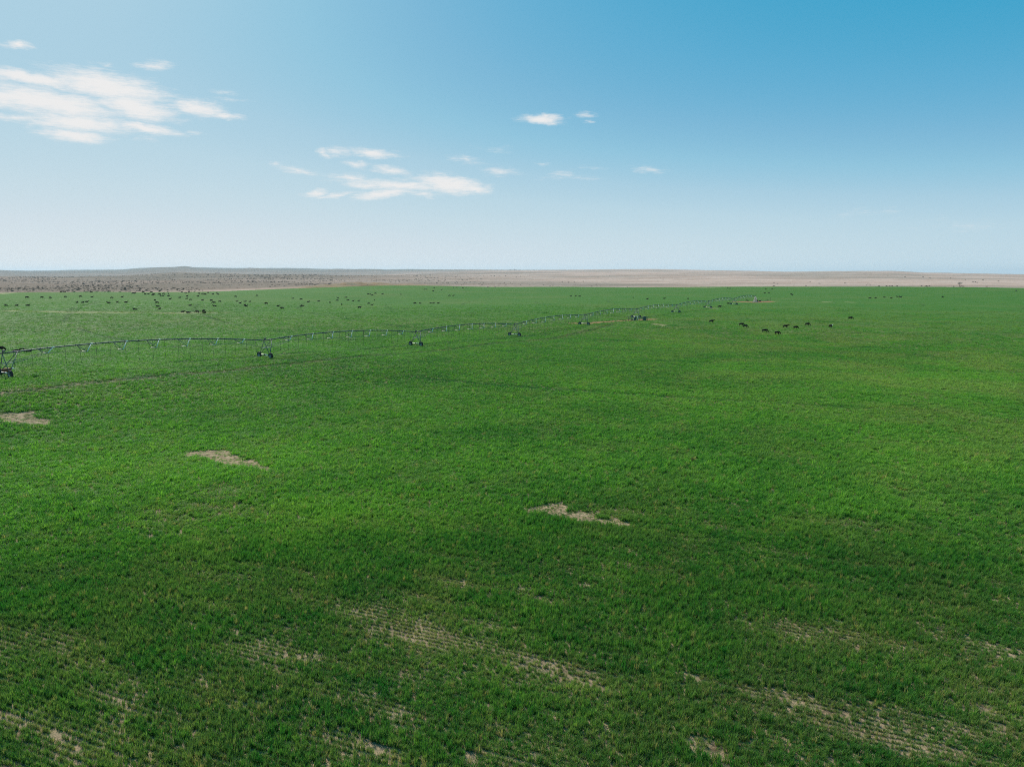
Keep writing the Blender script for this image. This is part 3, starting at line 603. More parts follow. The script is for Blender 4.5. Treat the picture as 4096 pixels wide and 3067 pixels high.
# ------------------------------------------------------------------ scattering of uncountable plants
def scatter(name, pts, rot, scl, variants, extra, label, cat):
    me = bpy.data.meshes.new(name); me.vertices.add(len(pts)); me.vertices.foreach_set('co', np.asarray(pts, np.float32).ravel())
    for k, v in (('rot', rot), ('scl', scl)):
        a = me.attributes.new(k, 'FLOAT_VECTOR', 'POINT'); a.data.foreach_set('vector', np.asarray(v, np.float32).ravel())
    a = me.attributes.new('pick', 'INT', 'POINT'); a.data.foreach_set('value', RNG.integers(0, len(variants), len(pts)).astype(np.int32))
    for k, v in extra.items(): fattr(me, k, v)
    o = bpy.data.objects.new(name, me); COL.objects.link(o)
    c = bpy.data.collections.new(name + '_kinds')
    for v in variants: c.objects.link(v)
    g = bpy.data.node_groups.new(name, 'GeometryNodeTree')
    g.interface.new_socket('Geometry', in_out='INPUT', socket_type='NodeSocketGeometry'); g.interface.new_socket('Geometry', in_out='OUTPUT', socket_type='NodeSocketGeometry')
    gi = g.nodes.new('NodeGroupInput'); go = g.nodes.new('NodeGroupOutput'); ip = g.nodes.new('GeometryNodeInstanceOnPoints'); ci = g.nodes.new('GeometryNodeCollectionInfo')
    ci.inputs['Collection'].default_value = c; ci.inputs['Separate Children'].default_value = True; ci.inputs['Reset Children'].default_value = True
    ip.inputs['Pick Instance'].default_value = True
    def na(nm, ty):
        n = g.nodes.new('GeometryNodeInputNamedAttribute'); n.data_type = ty; n.inputs['Name'].default_value = nm; return n.outputs[0]
    g.links.new(gi.outputs[0], ip.inputs['Points']); g.links.new(ci.outputs[0], ip.inputs['Instance'])
    g.links.new(na('pick', 'INT'), ip.inputs['Instance Index']); g.links.new(na('rot', 'FLOAT_VECTOR'), ip.inputs['Rotation']); g.links.new(na('scl', 'FLOAT_VECTOR'), ip.inputs['Scale'])
    g.links.new(ip.outputs[0], go.inputs[0])
    md = o.modifiers.new('scatter', 'NODES'); md.node_group = g
    return tag(o, label, cat, kind='stuff')

def tuft(i, blades, radius, hmin, hmax, width):
    rg = random.Random(100 + i); V = []; F = []
    for b in range(blades):
        a = rg.uniform(0, 6.283); q = radius * math.sqrt(rg.random()); x, y = q * math.cos(a), q * math.sin(a)
        h = rg.uniform(hmin, hmax); d = rg.uniform(0, 6.283); lean = h * rg.uniform(.18, .85); w = width * rg.uniform(.6, 1.3)
        sx, sy = -math.sin(d) * w / 2, math.cos(d) * w / 2; lx, ly = math.cos(d) * lean, math.sin(d) * lean
        n = len(V)
        m = .55; V += [(x - sx, y - sy, 0), (x + sx, y + sy, 0), (x + lx * .3 + sx, y + ly * .3 + sy, h * m), (x + lx * .3 - sx, y + ly * .3 - sy, h * m), (x + lx, y + ly, h * rg.uniform(.72, 1.0))]
        F += [(n, n + 1, n + 2, n + 3), (n + 3, n + 2, n + 4)]
    me = bpy.data.meshes.new('crop_tuft'); me.from_pydata(V, [], F); me.materials.append(M_LEAF); me.update()
    return bpy.data.objects.new('crop_tuft', me)

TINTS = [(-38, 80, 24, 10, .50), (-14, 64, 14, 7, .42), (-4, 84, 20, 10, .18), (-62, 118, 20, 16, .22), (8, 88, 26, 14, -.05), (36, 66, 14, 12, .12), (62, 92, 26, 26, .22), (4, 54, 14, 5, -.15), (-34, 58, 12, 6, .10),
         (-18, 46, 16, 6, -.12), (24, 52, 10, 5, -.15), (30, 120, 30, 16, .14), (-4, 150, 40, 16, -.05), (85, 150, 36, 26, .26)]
ROW = 0.385
def scatter_crop():
    # drilled rows near by: plants every hand's breadth along each row
    u, k = np.meshgrid(np.arange(-90, 90, .115), np.arange(int(-40 / ROW), int(110 / ROW)))
    u = u.ravel() + RNG.uniform(-.05, .05, u.size); k = k.ravel()
    v = k * ROW + (fbm(u / 9., k * .37, 140, 2) - .5) * .16 + RNG.normal(0, .025, u.size)
    X = u * RC - v * RS; Y = u * RS + v * RC; r = np.hypot(X, Y)
    m = (r > 16) & (np.abs(np.arctan2(X, Y)) < rad(43)) & (RNG.random(len(r)) < 1 - smooth(58, 80, r)); X, Y = X[m], Y[m]
    A = np.stack([X, Y, np.full(len(X), .235)], -1); nA = len(A)
    P = []; r = 56.0
    while r < 560:
        s = 0.235 * max(1.0, (r / 34.) ** .62)
        n = int(2 * rad(43) * r / s)
        a = (np.arange(n) + RNG.random(n)) / n * 2 * rad(43) - rad(43)
        rr = r + (RNG.random(n) - .5) * s * 1.3
        P.append(np.stack([np.sin(a) * rr, np.cos(a) * rr, np.full(n, s)], -1)); r += s
    P = np.concatenate(P); P = P[RNG.random(len(P)) < smooth(56, 80, np.hypot(P[:, 0], P[:, 1]))]
    P = np.concatenate([A, P]); X, Y, s = P.T
    row = (np.arange(len(P)) < nA) * 1.0
    bare, dry, red, cover, thin, rut, weak = field_masks(X, Y)
    r = np.hypot(X, Y)
    keepp = np.clip(.05 + cover * np.where(row > 0, .88, 1.1), .0, 1) * np.where(bare > .5, 0, 1) * (1 - smooth(210, 560, r))
    keepp = keepp * (1 - .9 * smooth(.35, .7, dry) * smooth(200, 260, r))
    keepp = np.maximum(keepp, np.where(row > 0, .50, .42) * (bare > .5) * (red < .3))
    k = RNG.random(len(X)) < keepp
    X, Y, s, cover, dry, bare, thin, row, weak, rutk = (v_[k] for v_ in (X, Y, s, cover, dry, bare, thin, row, weak, rut)); n = len(X)
    inb = bare > .5
    fac = s / .235
    hgt = (.50 + .62 * cover) * (1 - .50 * weak) * (1 - .58 * rutk) * RNG.uniform(.42, 1.5, n) * (.62 + .8 * fbm(X / 5., Y / 5., 110, 3)) * np.where(inb, .62, 1.0)
    wid = fac ** .9 * np.where(inb, .95, 1.0) * np.where(row > 0, .74, 1.0) * (.72 + .28 * cover) * RNG.uniform(.7, 1.3, n) * (1 - .31 * weak * row)
    rr_ = np.hypot(X, Y); hgt = hgt * np.interp(rr_, [70, 160, 330], [1.0, .66, .34]); scl = np.stack([wid, wid, hgt * fac ** .15], -1)
    rot = np.stack([RNG.normal(0, .12, n), RNG.normal(0, .12, n), RNG.uniform(0, 6.283, n)], -1)
    Z = terr(X, Y) - CROP - .02 + CROP * lod_of(np.hypot(X, Y)) * .85
    t = .50 * fbm(X / 16., Y / 16., 120, 3) + .65 * (fbm(X / 2.2, Y / 2.2, 124, 3) - .5) * np.interp(np.hypot(X, Y), [45, 110], [1, .45]) + .04 + .42 * smooth(38, 85, np.hypot(X, Y)) - .22 + .50 * thin + RNG.normal(0, .18, n) * np.interp(np.hypot(X, Y), [80, 250], [1, .3])  # tint rises with distance: shade seen looking down is painted in nearby
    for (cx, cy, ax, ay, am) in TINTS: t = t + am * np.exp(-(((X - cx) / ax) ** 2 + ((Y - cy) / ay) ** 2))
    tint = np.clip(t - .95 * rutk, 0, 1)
    drn = np.clip(1.0 * dry + np.where(inb, .30, 0) + .11 * smooth(75, 42, np.hypot(X, Y)) * RNG.random(n) * 2 + .30 * weak * RNG.uniform(.3, 1.4, n) + .35 * thin * RNG.uniform(.3, 1.3, n) + .12 * smooth(.5, .7, fbm(X / 5., Y / 5., 128, 3)) + (RNG.random(n) < .035) * .6 * np.interp(np.hypot(X, Y), [80, 220], [1, 0]) + .22 * smooth(15, 75, X) * smooth(35, 80, Y) * smooth(.35, .6, fbm(X / 14., Y / 14., 129, 3)), 0, .92)
    var = [tuft(i, 27, .17, .23, .48, .028) for i in range(6)]
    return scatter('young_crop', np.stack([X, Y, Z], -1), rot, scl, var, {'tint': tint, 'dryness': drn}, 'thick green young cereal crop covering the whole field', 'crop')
GRASS = scatter_crop()

def leafball(name, mat, rx, rz, faces, size, seed):
    rg = random.Random(seed); V = []; F = []
    for i in range(faces):
        while True:
            p = Vector((rg.uniform(-1, 1), rg.uniform(-1, 1), rg.uniform(-.2, 1)))
            if .25 < p.length < 1: break
        c = Vector((p.x * rx, p.y * rx, p.z * rz)); u = Vector((rg.gauss(0, 1), rg.gauss(0, 1), rg.gauss(0, 1))).normalized() * size * rg.uniform(.5, 1.3); v = u.orthogonal().normalized() * size * rg.uniform(.4, 1.0)
        n = len(V); V += [c - u, c + v, c + u, c - v]; F.append((n, n + 1, n + 2, n + 3))
    me = bpy.data.meshes.new(name); me.from_pydata(V, [], F); me.materials.append(mat); me.update(); return me

def scatter_sage():
    n = 36000; az = RNG.uniform(rad(-43), rad(43), n); u = RNG.random(n); r = 520 * (3400 / 520) ** u
    X = np.sin(az) * r; Y = np.cos(az) * r; de = np.hypot(X - PIV[0], Y - PIV[1]) - PIV_R
    dens = smooth(.42, .66, fbm(X / 150., Y / 150., 130, 4)) * (.02 + .98 * smooth(2, -14, np.degrees(az)))
    k = (de > 6) & (RNG.random(n) < dens)
    X, Y, r = X[k], Y[k], r[k]; n = len(X)
    s = RNG.uniform(.35, 1.1, n) * np.interp(r, [600, 3400], [1.1, 3.4])
    var = [bpy.data.objects.new('sagebrush_clump', leafball('sagebrush_clump', M_SAGE if i % 2 else M_SAGE2, 1.0, .75, 46, .30, 300 + i)) for i in range(4)]
    return scatter('sagebrush', np.stack([X, Y, range_z(X, Y) - .1], -1), np.stack([np.zeros(n), np.zeros(n), RNG.uniform(0, 6.28, n)], -1), np.stack([s, s, s * .8], -1), var, {}, 'grey sagebrush dotted over the dry range beyond the field', 'sagebrush')
SAGE = scatter_sage()

# ------------------------------------------------------------------ mesh pieces
class MB:
    def __init__(s): s.bm = bmesh.new()
    def tube(s, pts, r, n=8, cap=True, r2=None):
        pts = [Vector(p) for p in pts]; rings = []
        for i, p in enumerate(pts):
            d = (pts[min(i + 1, len(pts) - 1)] - pts[max(i - 1, 0)]).normalized()
            up = Vector((0, 0, 1)) if abs(d.z) < .95 else Vector((1, 0, 0))
            a = d.cross(up).normalized(); b = a.cross(d)
            rr = r if r2 is None else r + (r2 - r) * i / (len(pts) - 1)
            rings.append([s.bm.verts.new(p + (a * math.cos(6.28319 * k / n) + b * math.sin(6.28319 * k / n)) * rr) for k in range(n)])
        for q, w in zip(rings[:-1], rings[1:]):
            for k in range(n):
                f = s.bm.faces.new((q[k], q[(k + 1) % n], w[(k + 1) % n], w[k])); f.smooth = n > 5
        if cap: s.bm.faces.new(rings[0][::-1]); s.bm.faces.new(rings[-1])
        return s
    def box(s, c, size, rz=0.0, bev=0.0):
        g = bmesh.ops.create_cube(s.bm, size=1.0)['verts']
        bmesh.ops.scale(s.bm, vec=size, verts=g); bmesh.ops.rotate(s.bm, verts=g, matrix=Matrix.Rotation(rz, 3, 'Z')); bmesh.ops.translate(s.bm, vec=c, verts=g)
        if bev: bmesh.ops.bevel(s.bm, geom=list({e for v in g for e in v.link_edges}), offset=bev, segments=2, affect='EDGES')
        return s
    def build(s, name, mat, parent=None):
        me = bpy.data.meshes.new(name); bmesh.ops.recalc_face_normals(s.bm, faces=s.bm.faces[:]); s.bm.to_mesh(me); s.bm.free()
        for m in (mat if isinstance(mat, (list, tuple)) else [mat]): me.materials.append(m)
        o = bpy.data.objects.new(name, me); COL.objects.link(o)
        if parent: o.parent = parent
        return o
def empty(name, loc=(0, 0, 0), rz=0.0, parent=None):
    o = bpy.data.objects.new(name, None); COL.objects.link(o); o.location = loc; o.rotation_euler = (0, 0, rz); o.empty_display_size = .5
    if parent: o.parent = parent
    return o

# ------------------------------------------------------------------ centre pivot irrigator
SPAN = 54.9; AA = rad(56.5); ARM = Vector((math.cos(AA), math.sin(AA), 0)); CRS = Vector((math.sin(AA), -math.cos(AA), 0))   # along the arm, and the travel direction (towards camera right)
def gz(x, y): return float(terr(x, y)) - CROP
def pivot():
    root = empty('center_pivot_irrigator', (0, 0, 0))
    tag(root, 'long galvanised centre pivot irrigation line on wheeled towers crossing the green field', 'irrigation line')
    base = [Vector((-90, 125, 0)) + ARM * SPAN * k for k in range(-1, 10)]
    top = []
    for i, b in enumerate(base):
        b.z = gz(b.x, b.y); top.append(b + Vector((0, 0, 4.25 if i < 10 else 4.55)))
    # wheel shared by all towers
    wm = MB()
    R0, wdt = .72, .20
    prof = [(R0 * .62, -wdt), (R0 * .93, -wdt), (R0, -wdt * .7), (R0, wdt * .7), (R0 * .93, wdt), (R0 * .62, wdt)]
    rings = []
    for k in range(20):
        a = 6.28319 * k / 20; rings.append([wm.bm.verts.new((p[0] * math.cos(a) * (1.03 if (k % 2 and p[0] > R0 * .9) else 1), p[1], p[0] * math.sin(a) * (1.03 if (k % 2 and p[0] > R0 * .9) else 1))) for p in prof])
    for k in range(20):
        for j in range(5): wm.bm.faces.new((rings[k][j], rings[k][j + 1], rings[(k + 1) % 20][j + 1], rings[(k + 1) % 20][j]))
    for sgn in (-1, 1):
        cv = wm.bm.verts.new((0, sgn * wdt * .35, 0))
        for k in range(20):
            f = wm.bm.faces.new((cv, rings[k][0 if sgn < 0 else 5], rings[(k + 1) % 20][0 if sgn < 0 else 5])); f.material_index = 1
    wheel_proto = None
    for i, (b, t) in enumerate(zip(base[:10], top[:10])):
        # base beam between the wheels, along the travel direction
        e0, e1 = b - CRS * 1.85, b + CRS * 1.85; e0.z = gz(e0.x, e0.y) + .80; e1.z = gz(e1.x, e1.y) + .80
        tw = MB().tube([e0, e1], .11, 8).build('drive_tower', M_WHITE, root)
        pa, pb = t - ARM * .10, t + ARM * 2.35; pa.z -= .10; pb.z -= .05
        if i < 10: pb = pb + (top[i + 1] - top[i]) * (2.35 / SPAN) * Vector((0, 0, 1)).z * 0 + Vector((0, 0, .22))
        for (p, q, mt) in ((pa, e0, M_GALV), (pa, e1, M_GALV), (pb, e0, M_GALV), (pb, e1, M_GALV)):
            MB().tube([p, q], .07, 6).build('leg', mt, tw)
        tie = MB(); zz = .52
        c = [pa.lerp(e0, zz), pa.lerp(e1, zz), pb.lerp(e1, zz), pb.lerp(e0, zz)]
        for k in range(4): tie.tube([c[k], c[(k + 1) % 4]], .04, 6)
        tie.build('tie_bar', simple_cache('tie'), tw)
        for e in (e0, e1):
            if wheel_proto is None:
                w = wm.build('wheel', [M_TYRE, M_RIM], tw); wheel_proto = w
            else:
                w = wheel_proto.copy(); COL.objects.link(w); w.parent = tw
            off = CRS * (.25 if e is e1 else -.25)
            w.location = e + off + Vector((0, 0, -.14)); w.rotation_euler = (0, random.random(), math.atan2(CRS.y, CRS.x))
            MB().box(e + off * .6, (.34, .34, .34), AA, .04).build('gearbox', M_DARKST, tw)
        MB().box(b.lerp(b, 0) + Vector((0, 0, (e0.z + e1.z) / 2 - b.z)), (.45, .30, .30), AA, .04).build('drive_motor', M_DARKST, tw)
        MB().tube([t + Vector((0, 0, .05)), t + Vector((0, 0, .55))], .09, 8).box(t + Vector((.25, 0, .40)), (.35, .35, .30), AA, .03).build('flex_joint', M_PIPE, tw)
    for i in range(10):
        A, B = top[i], top[i + 1]
        def P(u): return A.lerp(B, u) + Vector((0, 0, 1.25 * 4 * u * (1 - u)))
        m = MB(); m.tube([P(k / 24) for k in range(25)], .13, 10)
        for k in range(1, 9):
            p, q = P(k / 9 - .0007), P(k / 9 + .0007); m.tube([p, q], .19, 10)
        sp = m.build('span', M_PIPE, root)
        zs = []
        depth = [.85, 1.35, 1.55, 1.6, 1.55, 1.35, .85]
        Ls, Rs = [], []
        for k in range(7):
            u = (k + 1) / 8; a, bb = P(u - .024), P(u + .024); mid = P(u)
            wdt = .62 + .28 * depth[k]
            l = mid - CRS * wdt - Vector((0, 0, depth[k])); r = mid + CRS * wdt - Vector((0, 0, depth[k])); Ls.append(l); Rs.append(r)
            MB().tube([a, l], .05, 6).tube([bb, l], .045, 6).tube([a, r], .055, 6).build('truss_brace', M_GALV, sp)
            MB().tube([bb, r], .075, 8).tube([bb + Vector((0, 0, .02)) - ARM * .12, bb + ARM * .28 + Vector((0, 0, .02))], .15, 8).build('truss_brace', M_WHITE, sp)  # same steel as the other braces, paler to paint in sunlit gleam
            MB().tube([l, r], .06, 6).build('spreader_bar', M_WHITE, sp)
        # truss rods from tower to tower
        for side, pts in ((-1, Ls), (1, Rs)):
            s0 = A + CRS * side * .95 + ARM * 1.1 - Vector((0, 0, 1.75)); s1 = B + CRS * side * .95 - Vector((0, 0, 1.75))
            if i == 9: s1 = B + CRS * side * .5 - Vector((0, 0, 1.4))
            MB().tube([s0] + pts[:1], .065, 6, r2=.05).build('truss_rod', M_GALV, sp)
            MB().tube(pts, .02, 5).tube([pts[-1], s1], .024, 5).build('truss_rod', M_GALV, sp)
        for k in range(19):
            u = (k + .6) / 19.4; p = P(u); g = gz(p.x, p.y)
            sd_ = CRS * .16 * (1 if k % 2 else -1)
            zb = g + 1.45 + .25 * random.random()
            m = MB().tube([p + Vector((0, 0, .1)), p + Vector((0, 0, .24)) + sd_ * .4, p + sd_ + Vector((0, 0, .12)), p + sd_ - Vector((0, 0, .3)), Vector((p.x + sd_.x, p.y + sd_.y, zb + .25))], .027, 5)
            m.tube([Vector((p.x + sd_.x, p.y + sd_.y, zb + .28)), Vector((p.x + sd_.x, p.y + sd_.y, zb))], .04, 6)
            m.build('drop_hose', M_HOSE, sp)
    # the pivot stand
    c = base[10]; t = top[10]
    st = MB().tube([c, c + Vector((0, 0, 4.75))], .13, 10).tube([t + Vector((0, 0, .05)) - ARM * .5, t + Vector((0, 0, .30)), t + Vector((0, 0, .5))], .14, 8).build('pivot_stand', M_PIPE, root)
    ft = [c + ARM * sx * 1.45 + CRS * sy * 1.45 for sx, sy in ((-1, -1), (-1, 1), (1, 1), (1, -1))]; tp = [c + (f - c) * .16 + Vector((0, 0, 4.05)) for f in ft]
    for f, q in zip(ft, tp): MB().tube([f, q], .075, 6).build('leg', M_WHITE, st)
    lat = MB()
    for k in range(4):
        f0, f1, q0, q1 = ft[k], ft[(k + 1) % 4], tp[k], tp[(k + 1) % 4]
        for j in range(5):
            u0, u1 = j / 5, (j + 1) / 5
            lat.tube([f0.lerp(q0, u0), f1.lerp(q1, u1)], .045, 5); lat.tube([f0.lerp(q0, u1), f1.lerp(q1, u1)], .045, 5)
            lat.tube([f1.lerp(q1, u0), f0.lerp(q0, u1)], .035, 5)
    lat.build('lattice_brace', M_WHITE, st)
    MB().box(c + CRS * 1.05 + Vector((0, 0, 1.45)), (.55, .8, 1.15), AA, .04).build('control_box', M_MAROON, st)
    MB().box(c + Vector((0, 0, .1)), (3.4, 3.4, .35), AA, .03).build('footing', simple('old_concrete', (.42, .40, .36), .9), st)
    return c
PC = pivot()

# ------------------------------------------------------------------ cattle
def skin_mesh(name, verts, edges, radii, mats, facex=None):
    me = bpy.data.meshes.new(name); me.from_pydata(verts, edges, []); o = bpy.data.objects.new(name, me); COL.objects.link(o)
    md = o.modifiers.new('skin', 'SKIN'); sv_ = me.skin_vertices[0].data
    for i, r in enumerate(radii): sv_[i].radius = r if isinstance(r, tuple) else (r, r)
    sv_[0].use_root = True
    o.modifiers.new('sub', 'SUBSURF').levels = 1
    dg = bpy.context.evaluated_depsgraph_get(); dg.update(); nm = bpy.data.meshes.new_from_object(o.evaluated_get(dg))
    bpy.data.objects.remove(o); bpy.data.meshes.remove(me); nm.name = name; nm.materials.clear()
    for m in mats: nm.materials.append(m)
    nm.polygons.foreach_set('use_smooth', [True] * len(nm.polygons))
    if facex:
        for p in nm.polygons:
            if facex(p.center): p.material_index = 1
    return nm
def cow_mesh(pose, mats=None, facex=None):
    V = [(-.70, 0, 1.06), (-.15, 0, 1.00), (.45, 0, 1.00), (.78, 0, 1.10)]; R = [(.33, .36), (.36, .42), (.33, .42), (.22, .30)]; E = [(0, 1), (1, 2), (2, 3)]
    def add(p, r, j): V.append(p); R.append(r); E.append((j, len(V) - 1)); return len(V) - 1
    if pose == 'graze': hd = [(1.02, 0, .88, .20), (1.20, 0, .62, .16), (1.34, 0, .36, .11), (1.42, 0, .22, .08)]
    elif pose == 'lie': hd = [(1.00, 0, 1.34, .19), (1.16, 0, 1.52, .16), (1.42, 0, 1.42, .11), (1.55, 0, 1.36, .085)]
    else: hd = [(1.04, 0, 1.24, .20), (1.24, 0, 1.40, .17), (1.50, 0, 1.26, .12), (1.64, 0, 1.17, .09)]
    j = 3; hs = []
    for x, y, z, r in hd: j = add((x, y, z), r, j); hs.append(j)
    p = V[hs[1]]
    for s in (-1, 1): e = add((p[0] - .02, s * .18, p[2] + .04), .05, hs[1]); add((p[0] - .05, s * .31, p[2] + .01), .035, e)
    tl = add((-1.02, 0, 1.12), .07, 0)
    if pose == 'lie':
        add((-1.10, .06, .78), .03, tl)
        for s in (-1, 1):
            a = add((-.55, s * .34, .74), .20, 0); b = add((-.20, s * .46, .66), .10, a); add((-.55, s * .48, .62), .06, b)
            a = add((.55, s * .24, .74), .15, 2); b = add((.88, s * .26, .66), .08, a); add((.55, s * .30, .62), .06, b)
        V = [(x, y, z - .58) for x, y, z in V]
    else:
        q = add((-1.08, 0, .75), .028, tl); add((-1.07, 0, .45), .05, q)
        for s in (-1, 1):
            a = add((-.72, s * .21, .76), (.17, .13), 0); b = add((-.66, s * .22, .56), .11, a); c = add((-.82, s * .22, .38), .075, b); add((-.78, s * .22, .03), .065, c)
            a = add((.50, s * .19, .66), (.13, .12), 2); b = add((.53, s * .19, .38), .08, a); add((.52, s * .19, .03), .062, b)
    return skin_mesh('cow', V, E, R, mats or [M_HIDE], facex)
CM = {k: cow_mesh(k) for k in ('graze', 'up', 'lie')}
CM['away'] = CM['face'] = CM['graze']
white_face = lambda c: c.x > 1.22 and c.z > 1.0
CM_WF = cow_mesh('up', [M_HIDE, M_FACE], white_face)
CM_CALF = cow_mesh('up', [M_BROWN, M_FACE], lambda c: (c.x > 1.22 and c.z > 1.0) or (c.x < -.98 and c.z < .8))
CM_RED = cow_mesh('graze', [M_BROWN])
for (x, y, pose, hd, lab) in COWS:
    me = CM[pose]; nm = 'cow'; sc = random.uniform(.90, 1.04)
    if 'white-faced' in lab: me = CM_WF
    if 'calf with white face' in lab: me = CM_CALF; nm = 'calf'; sc = .92
    elif 'calf' in lab: nm = 'calf'; sc = .7
    if 'reddish' in lab: me = CM_RED
    out = math.hypot(x - PIV[0], y - PIV[1]) > PIV_R
    z = float(range_z(x, y)) if out else float(terr(x, y)) - CROP * (.55 if pose != 'lie' else .12)
    if math.hypot(x, y) < 200: z = float(terr(x, y)) - CROP - .02
    o = bpy.data.objects.new(nm, me); COL.objects.link(o); o.location = (x, y, z); o.rotation_euler = (0, 0, rad(hd)); o.scale = (sc, sc, sc)
    tag(o, lab, 'calf' if nm == 'calf' else 'cow', 'cattle spread over the field')

# ------------------------------------------------------------------ pump corral by the sixth tower
def at(k, dx=0.0, dy=0.0, dz=0.0):
    x, y = MISC[k] if isinstance(k, str) else k
    return Vector((x + dx, y + dy, gz(x + dx, y + dy) + dz))
def panel(p, w, label, bars=5, h=1.7, posts=(2.3, 2.3), upright=False):
    o = MB().tube([p, p + Vector((0, 0, posts[0]))], .075, 6).build('corral_panel', M_DARKST)
    MB().tube([p + Vector((w, .15, 0)), p + Vector((w, .15, posts[1]))], .075, 6).build('post', M_DARKST, o)
    for k in range(bars):
        if upright: x = w * (k + 1) / (bars + 1); MB().tube([p + Vector((x, .1, .05)), p + Vector((x, .1, h))], .035, 5).build('bar', M_DARKST, o)
        else: z = .3 + (h - .3) * k / (bars - 1); MB().tube([p + Vector((0, 0, z)), p + Vector((w, .15, z))], .04, 5).build('rail', M_GALV, o)
    if upright: MB().tube([p + Vector((0, 0, h)), p + Vector((w, .15, h))], .06, 5).build('rail', M_DARKST, o)
    tag(o, label, 'panel', 'steel panels round the pump engine')
panel(at('panelL'), 1.35, 'leftmost steel pipe panel fencing the pump engine on red dirt')
panel(at('panelL2', .25), 1.4, 'steel pipe panel touching the left side of the pump engine')
panel(at('panelR1'), 1.5, 'steel pipe panel touching the right side of the pump engine')
panel(at('panelR2', .7), 2.0, 'rightmost upright-bar steel panel beside the pump engine', 6, 2.1, (2.2, 2.3), True)
def engine():
    c = at('gen', 0, 1.0); e = empty('pump_engine', c)
    tag(e, 'green pump engine with round tank and pale frame inside the steel panels', 'engine')
    MB().box((0, 0, .22), (2.3, 1.3, .22), 0, .03).box((-.9, 0, .08), (.2, 1.3, .16)).box((.9, 0, .08), (.2, 1.3, .16)).build('skid', M_DARKST, e)
    MB().box((-.25, 0, .95), (1.15, .95, 1.15), 0, .10).build('engine_block', M_GREEN, e)
    MB().tube([(-.75, -.2, 1.62), (.35, -.2, 1.62)], .34, 14).build('fuel_tank', M_GREEN, e)
    r = MB().box((.85, 0, 1.05), (.16, 1.1, 1.5), 0, .03).build('radiator', M_DARKST, e)
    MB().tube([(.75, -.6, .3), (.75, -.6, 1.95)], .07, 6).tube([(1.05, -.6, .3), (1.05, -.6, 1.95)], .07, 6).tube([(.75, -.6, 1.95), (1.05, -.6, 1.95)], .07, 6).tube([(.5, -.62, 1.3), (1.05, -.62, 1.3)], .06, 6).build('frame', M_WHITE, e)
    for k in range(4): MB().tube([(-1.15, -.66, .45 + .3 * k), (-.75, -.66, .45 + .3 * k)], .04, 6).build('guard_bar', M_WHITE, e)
    MB().tube([(.1, .2, 1.5), (.1, .2, 2.35), (.1, .0, 2.5)], .06, 8).build('exhaust_pipe', M_DARKST, e)
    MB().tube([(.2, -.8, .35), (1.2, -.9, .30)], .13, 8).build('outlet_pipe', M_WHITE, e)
engine()
tk = MB(); p = at('panelR2', 1.4, .9)
prof = [(1.0, 0), (1.0, 1.95), (.95, 2.05), (0.02, 2.12)]
for k in range(18):
    a0, a1 = 6.28319 * k / 18, 6.28319 * (k + 1) / 18
    for (r0, z0), (r1, z1) in zip(prof[:-1], prof[1:]):
        tk.bm.faces.new([tk.bm.verts.new(p + Vector((r * .8 * math.cos(a), r * .8 * math.sin(a), z))) for r, z, a in ((r0, z0, a0), (r0, z0, a1), (r1, z1, a1), (r1, z1, a0))])
bmesh.ops.remove_doubles(tk.bm, verts=tk.bm.verts[:], dist=.002)
tag(tk.build('water_tank', M_GREEN), 'dark green round tank behind the rightmost upright-bar panel', 'tank')

# pipe, riser and posts right of the pivot stand
q0 = Vector((PC.x + 2.0, PC.y + 2.0, gz(PC.x + 2, PC.y + 2))); q1 = at('piperight')
gp = MB().tube([q0 + Vector((0, 0, .30)), q1 + Vector((0, 0, .30))], .12, 8).build('ground_pipe', M_DARKST)
MB().tube([q1 + Vector((0, 0, .05)), q1 + Vector((0, 0, 1.5))], .13, 8).box(q1 + Vector((-.15, 0, 1.4)), (.6, .35, .3), 0, .04).build('riser', M_DARKST, gp)
for u in (.25, .6): MB().box(q0.lerp(q1, u) + Vector((0, 0, .1)), (.25, .4, .25)).build('support', M_DARKST, gp)
tag(gp, 'dark supply pipe on the ground ending in a riser right of the pivot stand', 'pipe')
for dx, h, r, lb in ((0, 3.3, .14, 'tall dark post standing right of the supply pipe riser'), (-1.1, 2.2, .08, 'thin short post between the supply pipe riser and the tall post')):
    b = at('post', dx); tag(MB().tube([b, b + Vector((0, 0, h * .6)), b + Vector((.03, 0, h))], r, 8, r2=r * .85).build('wooden_post', M_WOOD), lb, 'post', 'posts by the pivot')

# a single dead weed standing in the crop
dw = MB(); rg_ = random.Random(4); wc = at('pile')
for k in range(70):
    a_ = rg_.uniform(0, 6.283); l_ = rg_.uniform(.25, .62); s_ = rg_.uniform(.1, .75); p0 = Vector((rg_.gauss(0, .06), rg_.gauss(0, .06), 0)); tip = p0 + Vector((math.cos(a_) * l_ * s_, math.sin(a_) * l_ * s_, l_ * 1.25))
    sd2 = Vector((-math.sin(a_), math.cos(a_), 0)) * .016; md_ = p0.lerp(tip, .55) + Vector((0, 0, .05))
    v_ = [dw.bm.verts.new(wc + q) for q in (p0 - sd2, p0 + sd2, md_ + sd2, md_ - sd2, tip)]
    dw.bm.faces.new(v_[:4]); dw.bm.faces.new((v_[3], v_[2], v_[4]))
tag(dw.build('dead_weed', simple('straw', (.36, .20, .09), .9, .1)), 'small straw-coloured dead weed standing alone in the green crop', 'weed')

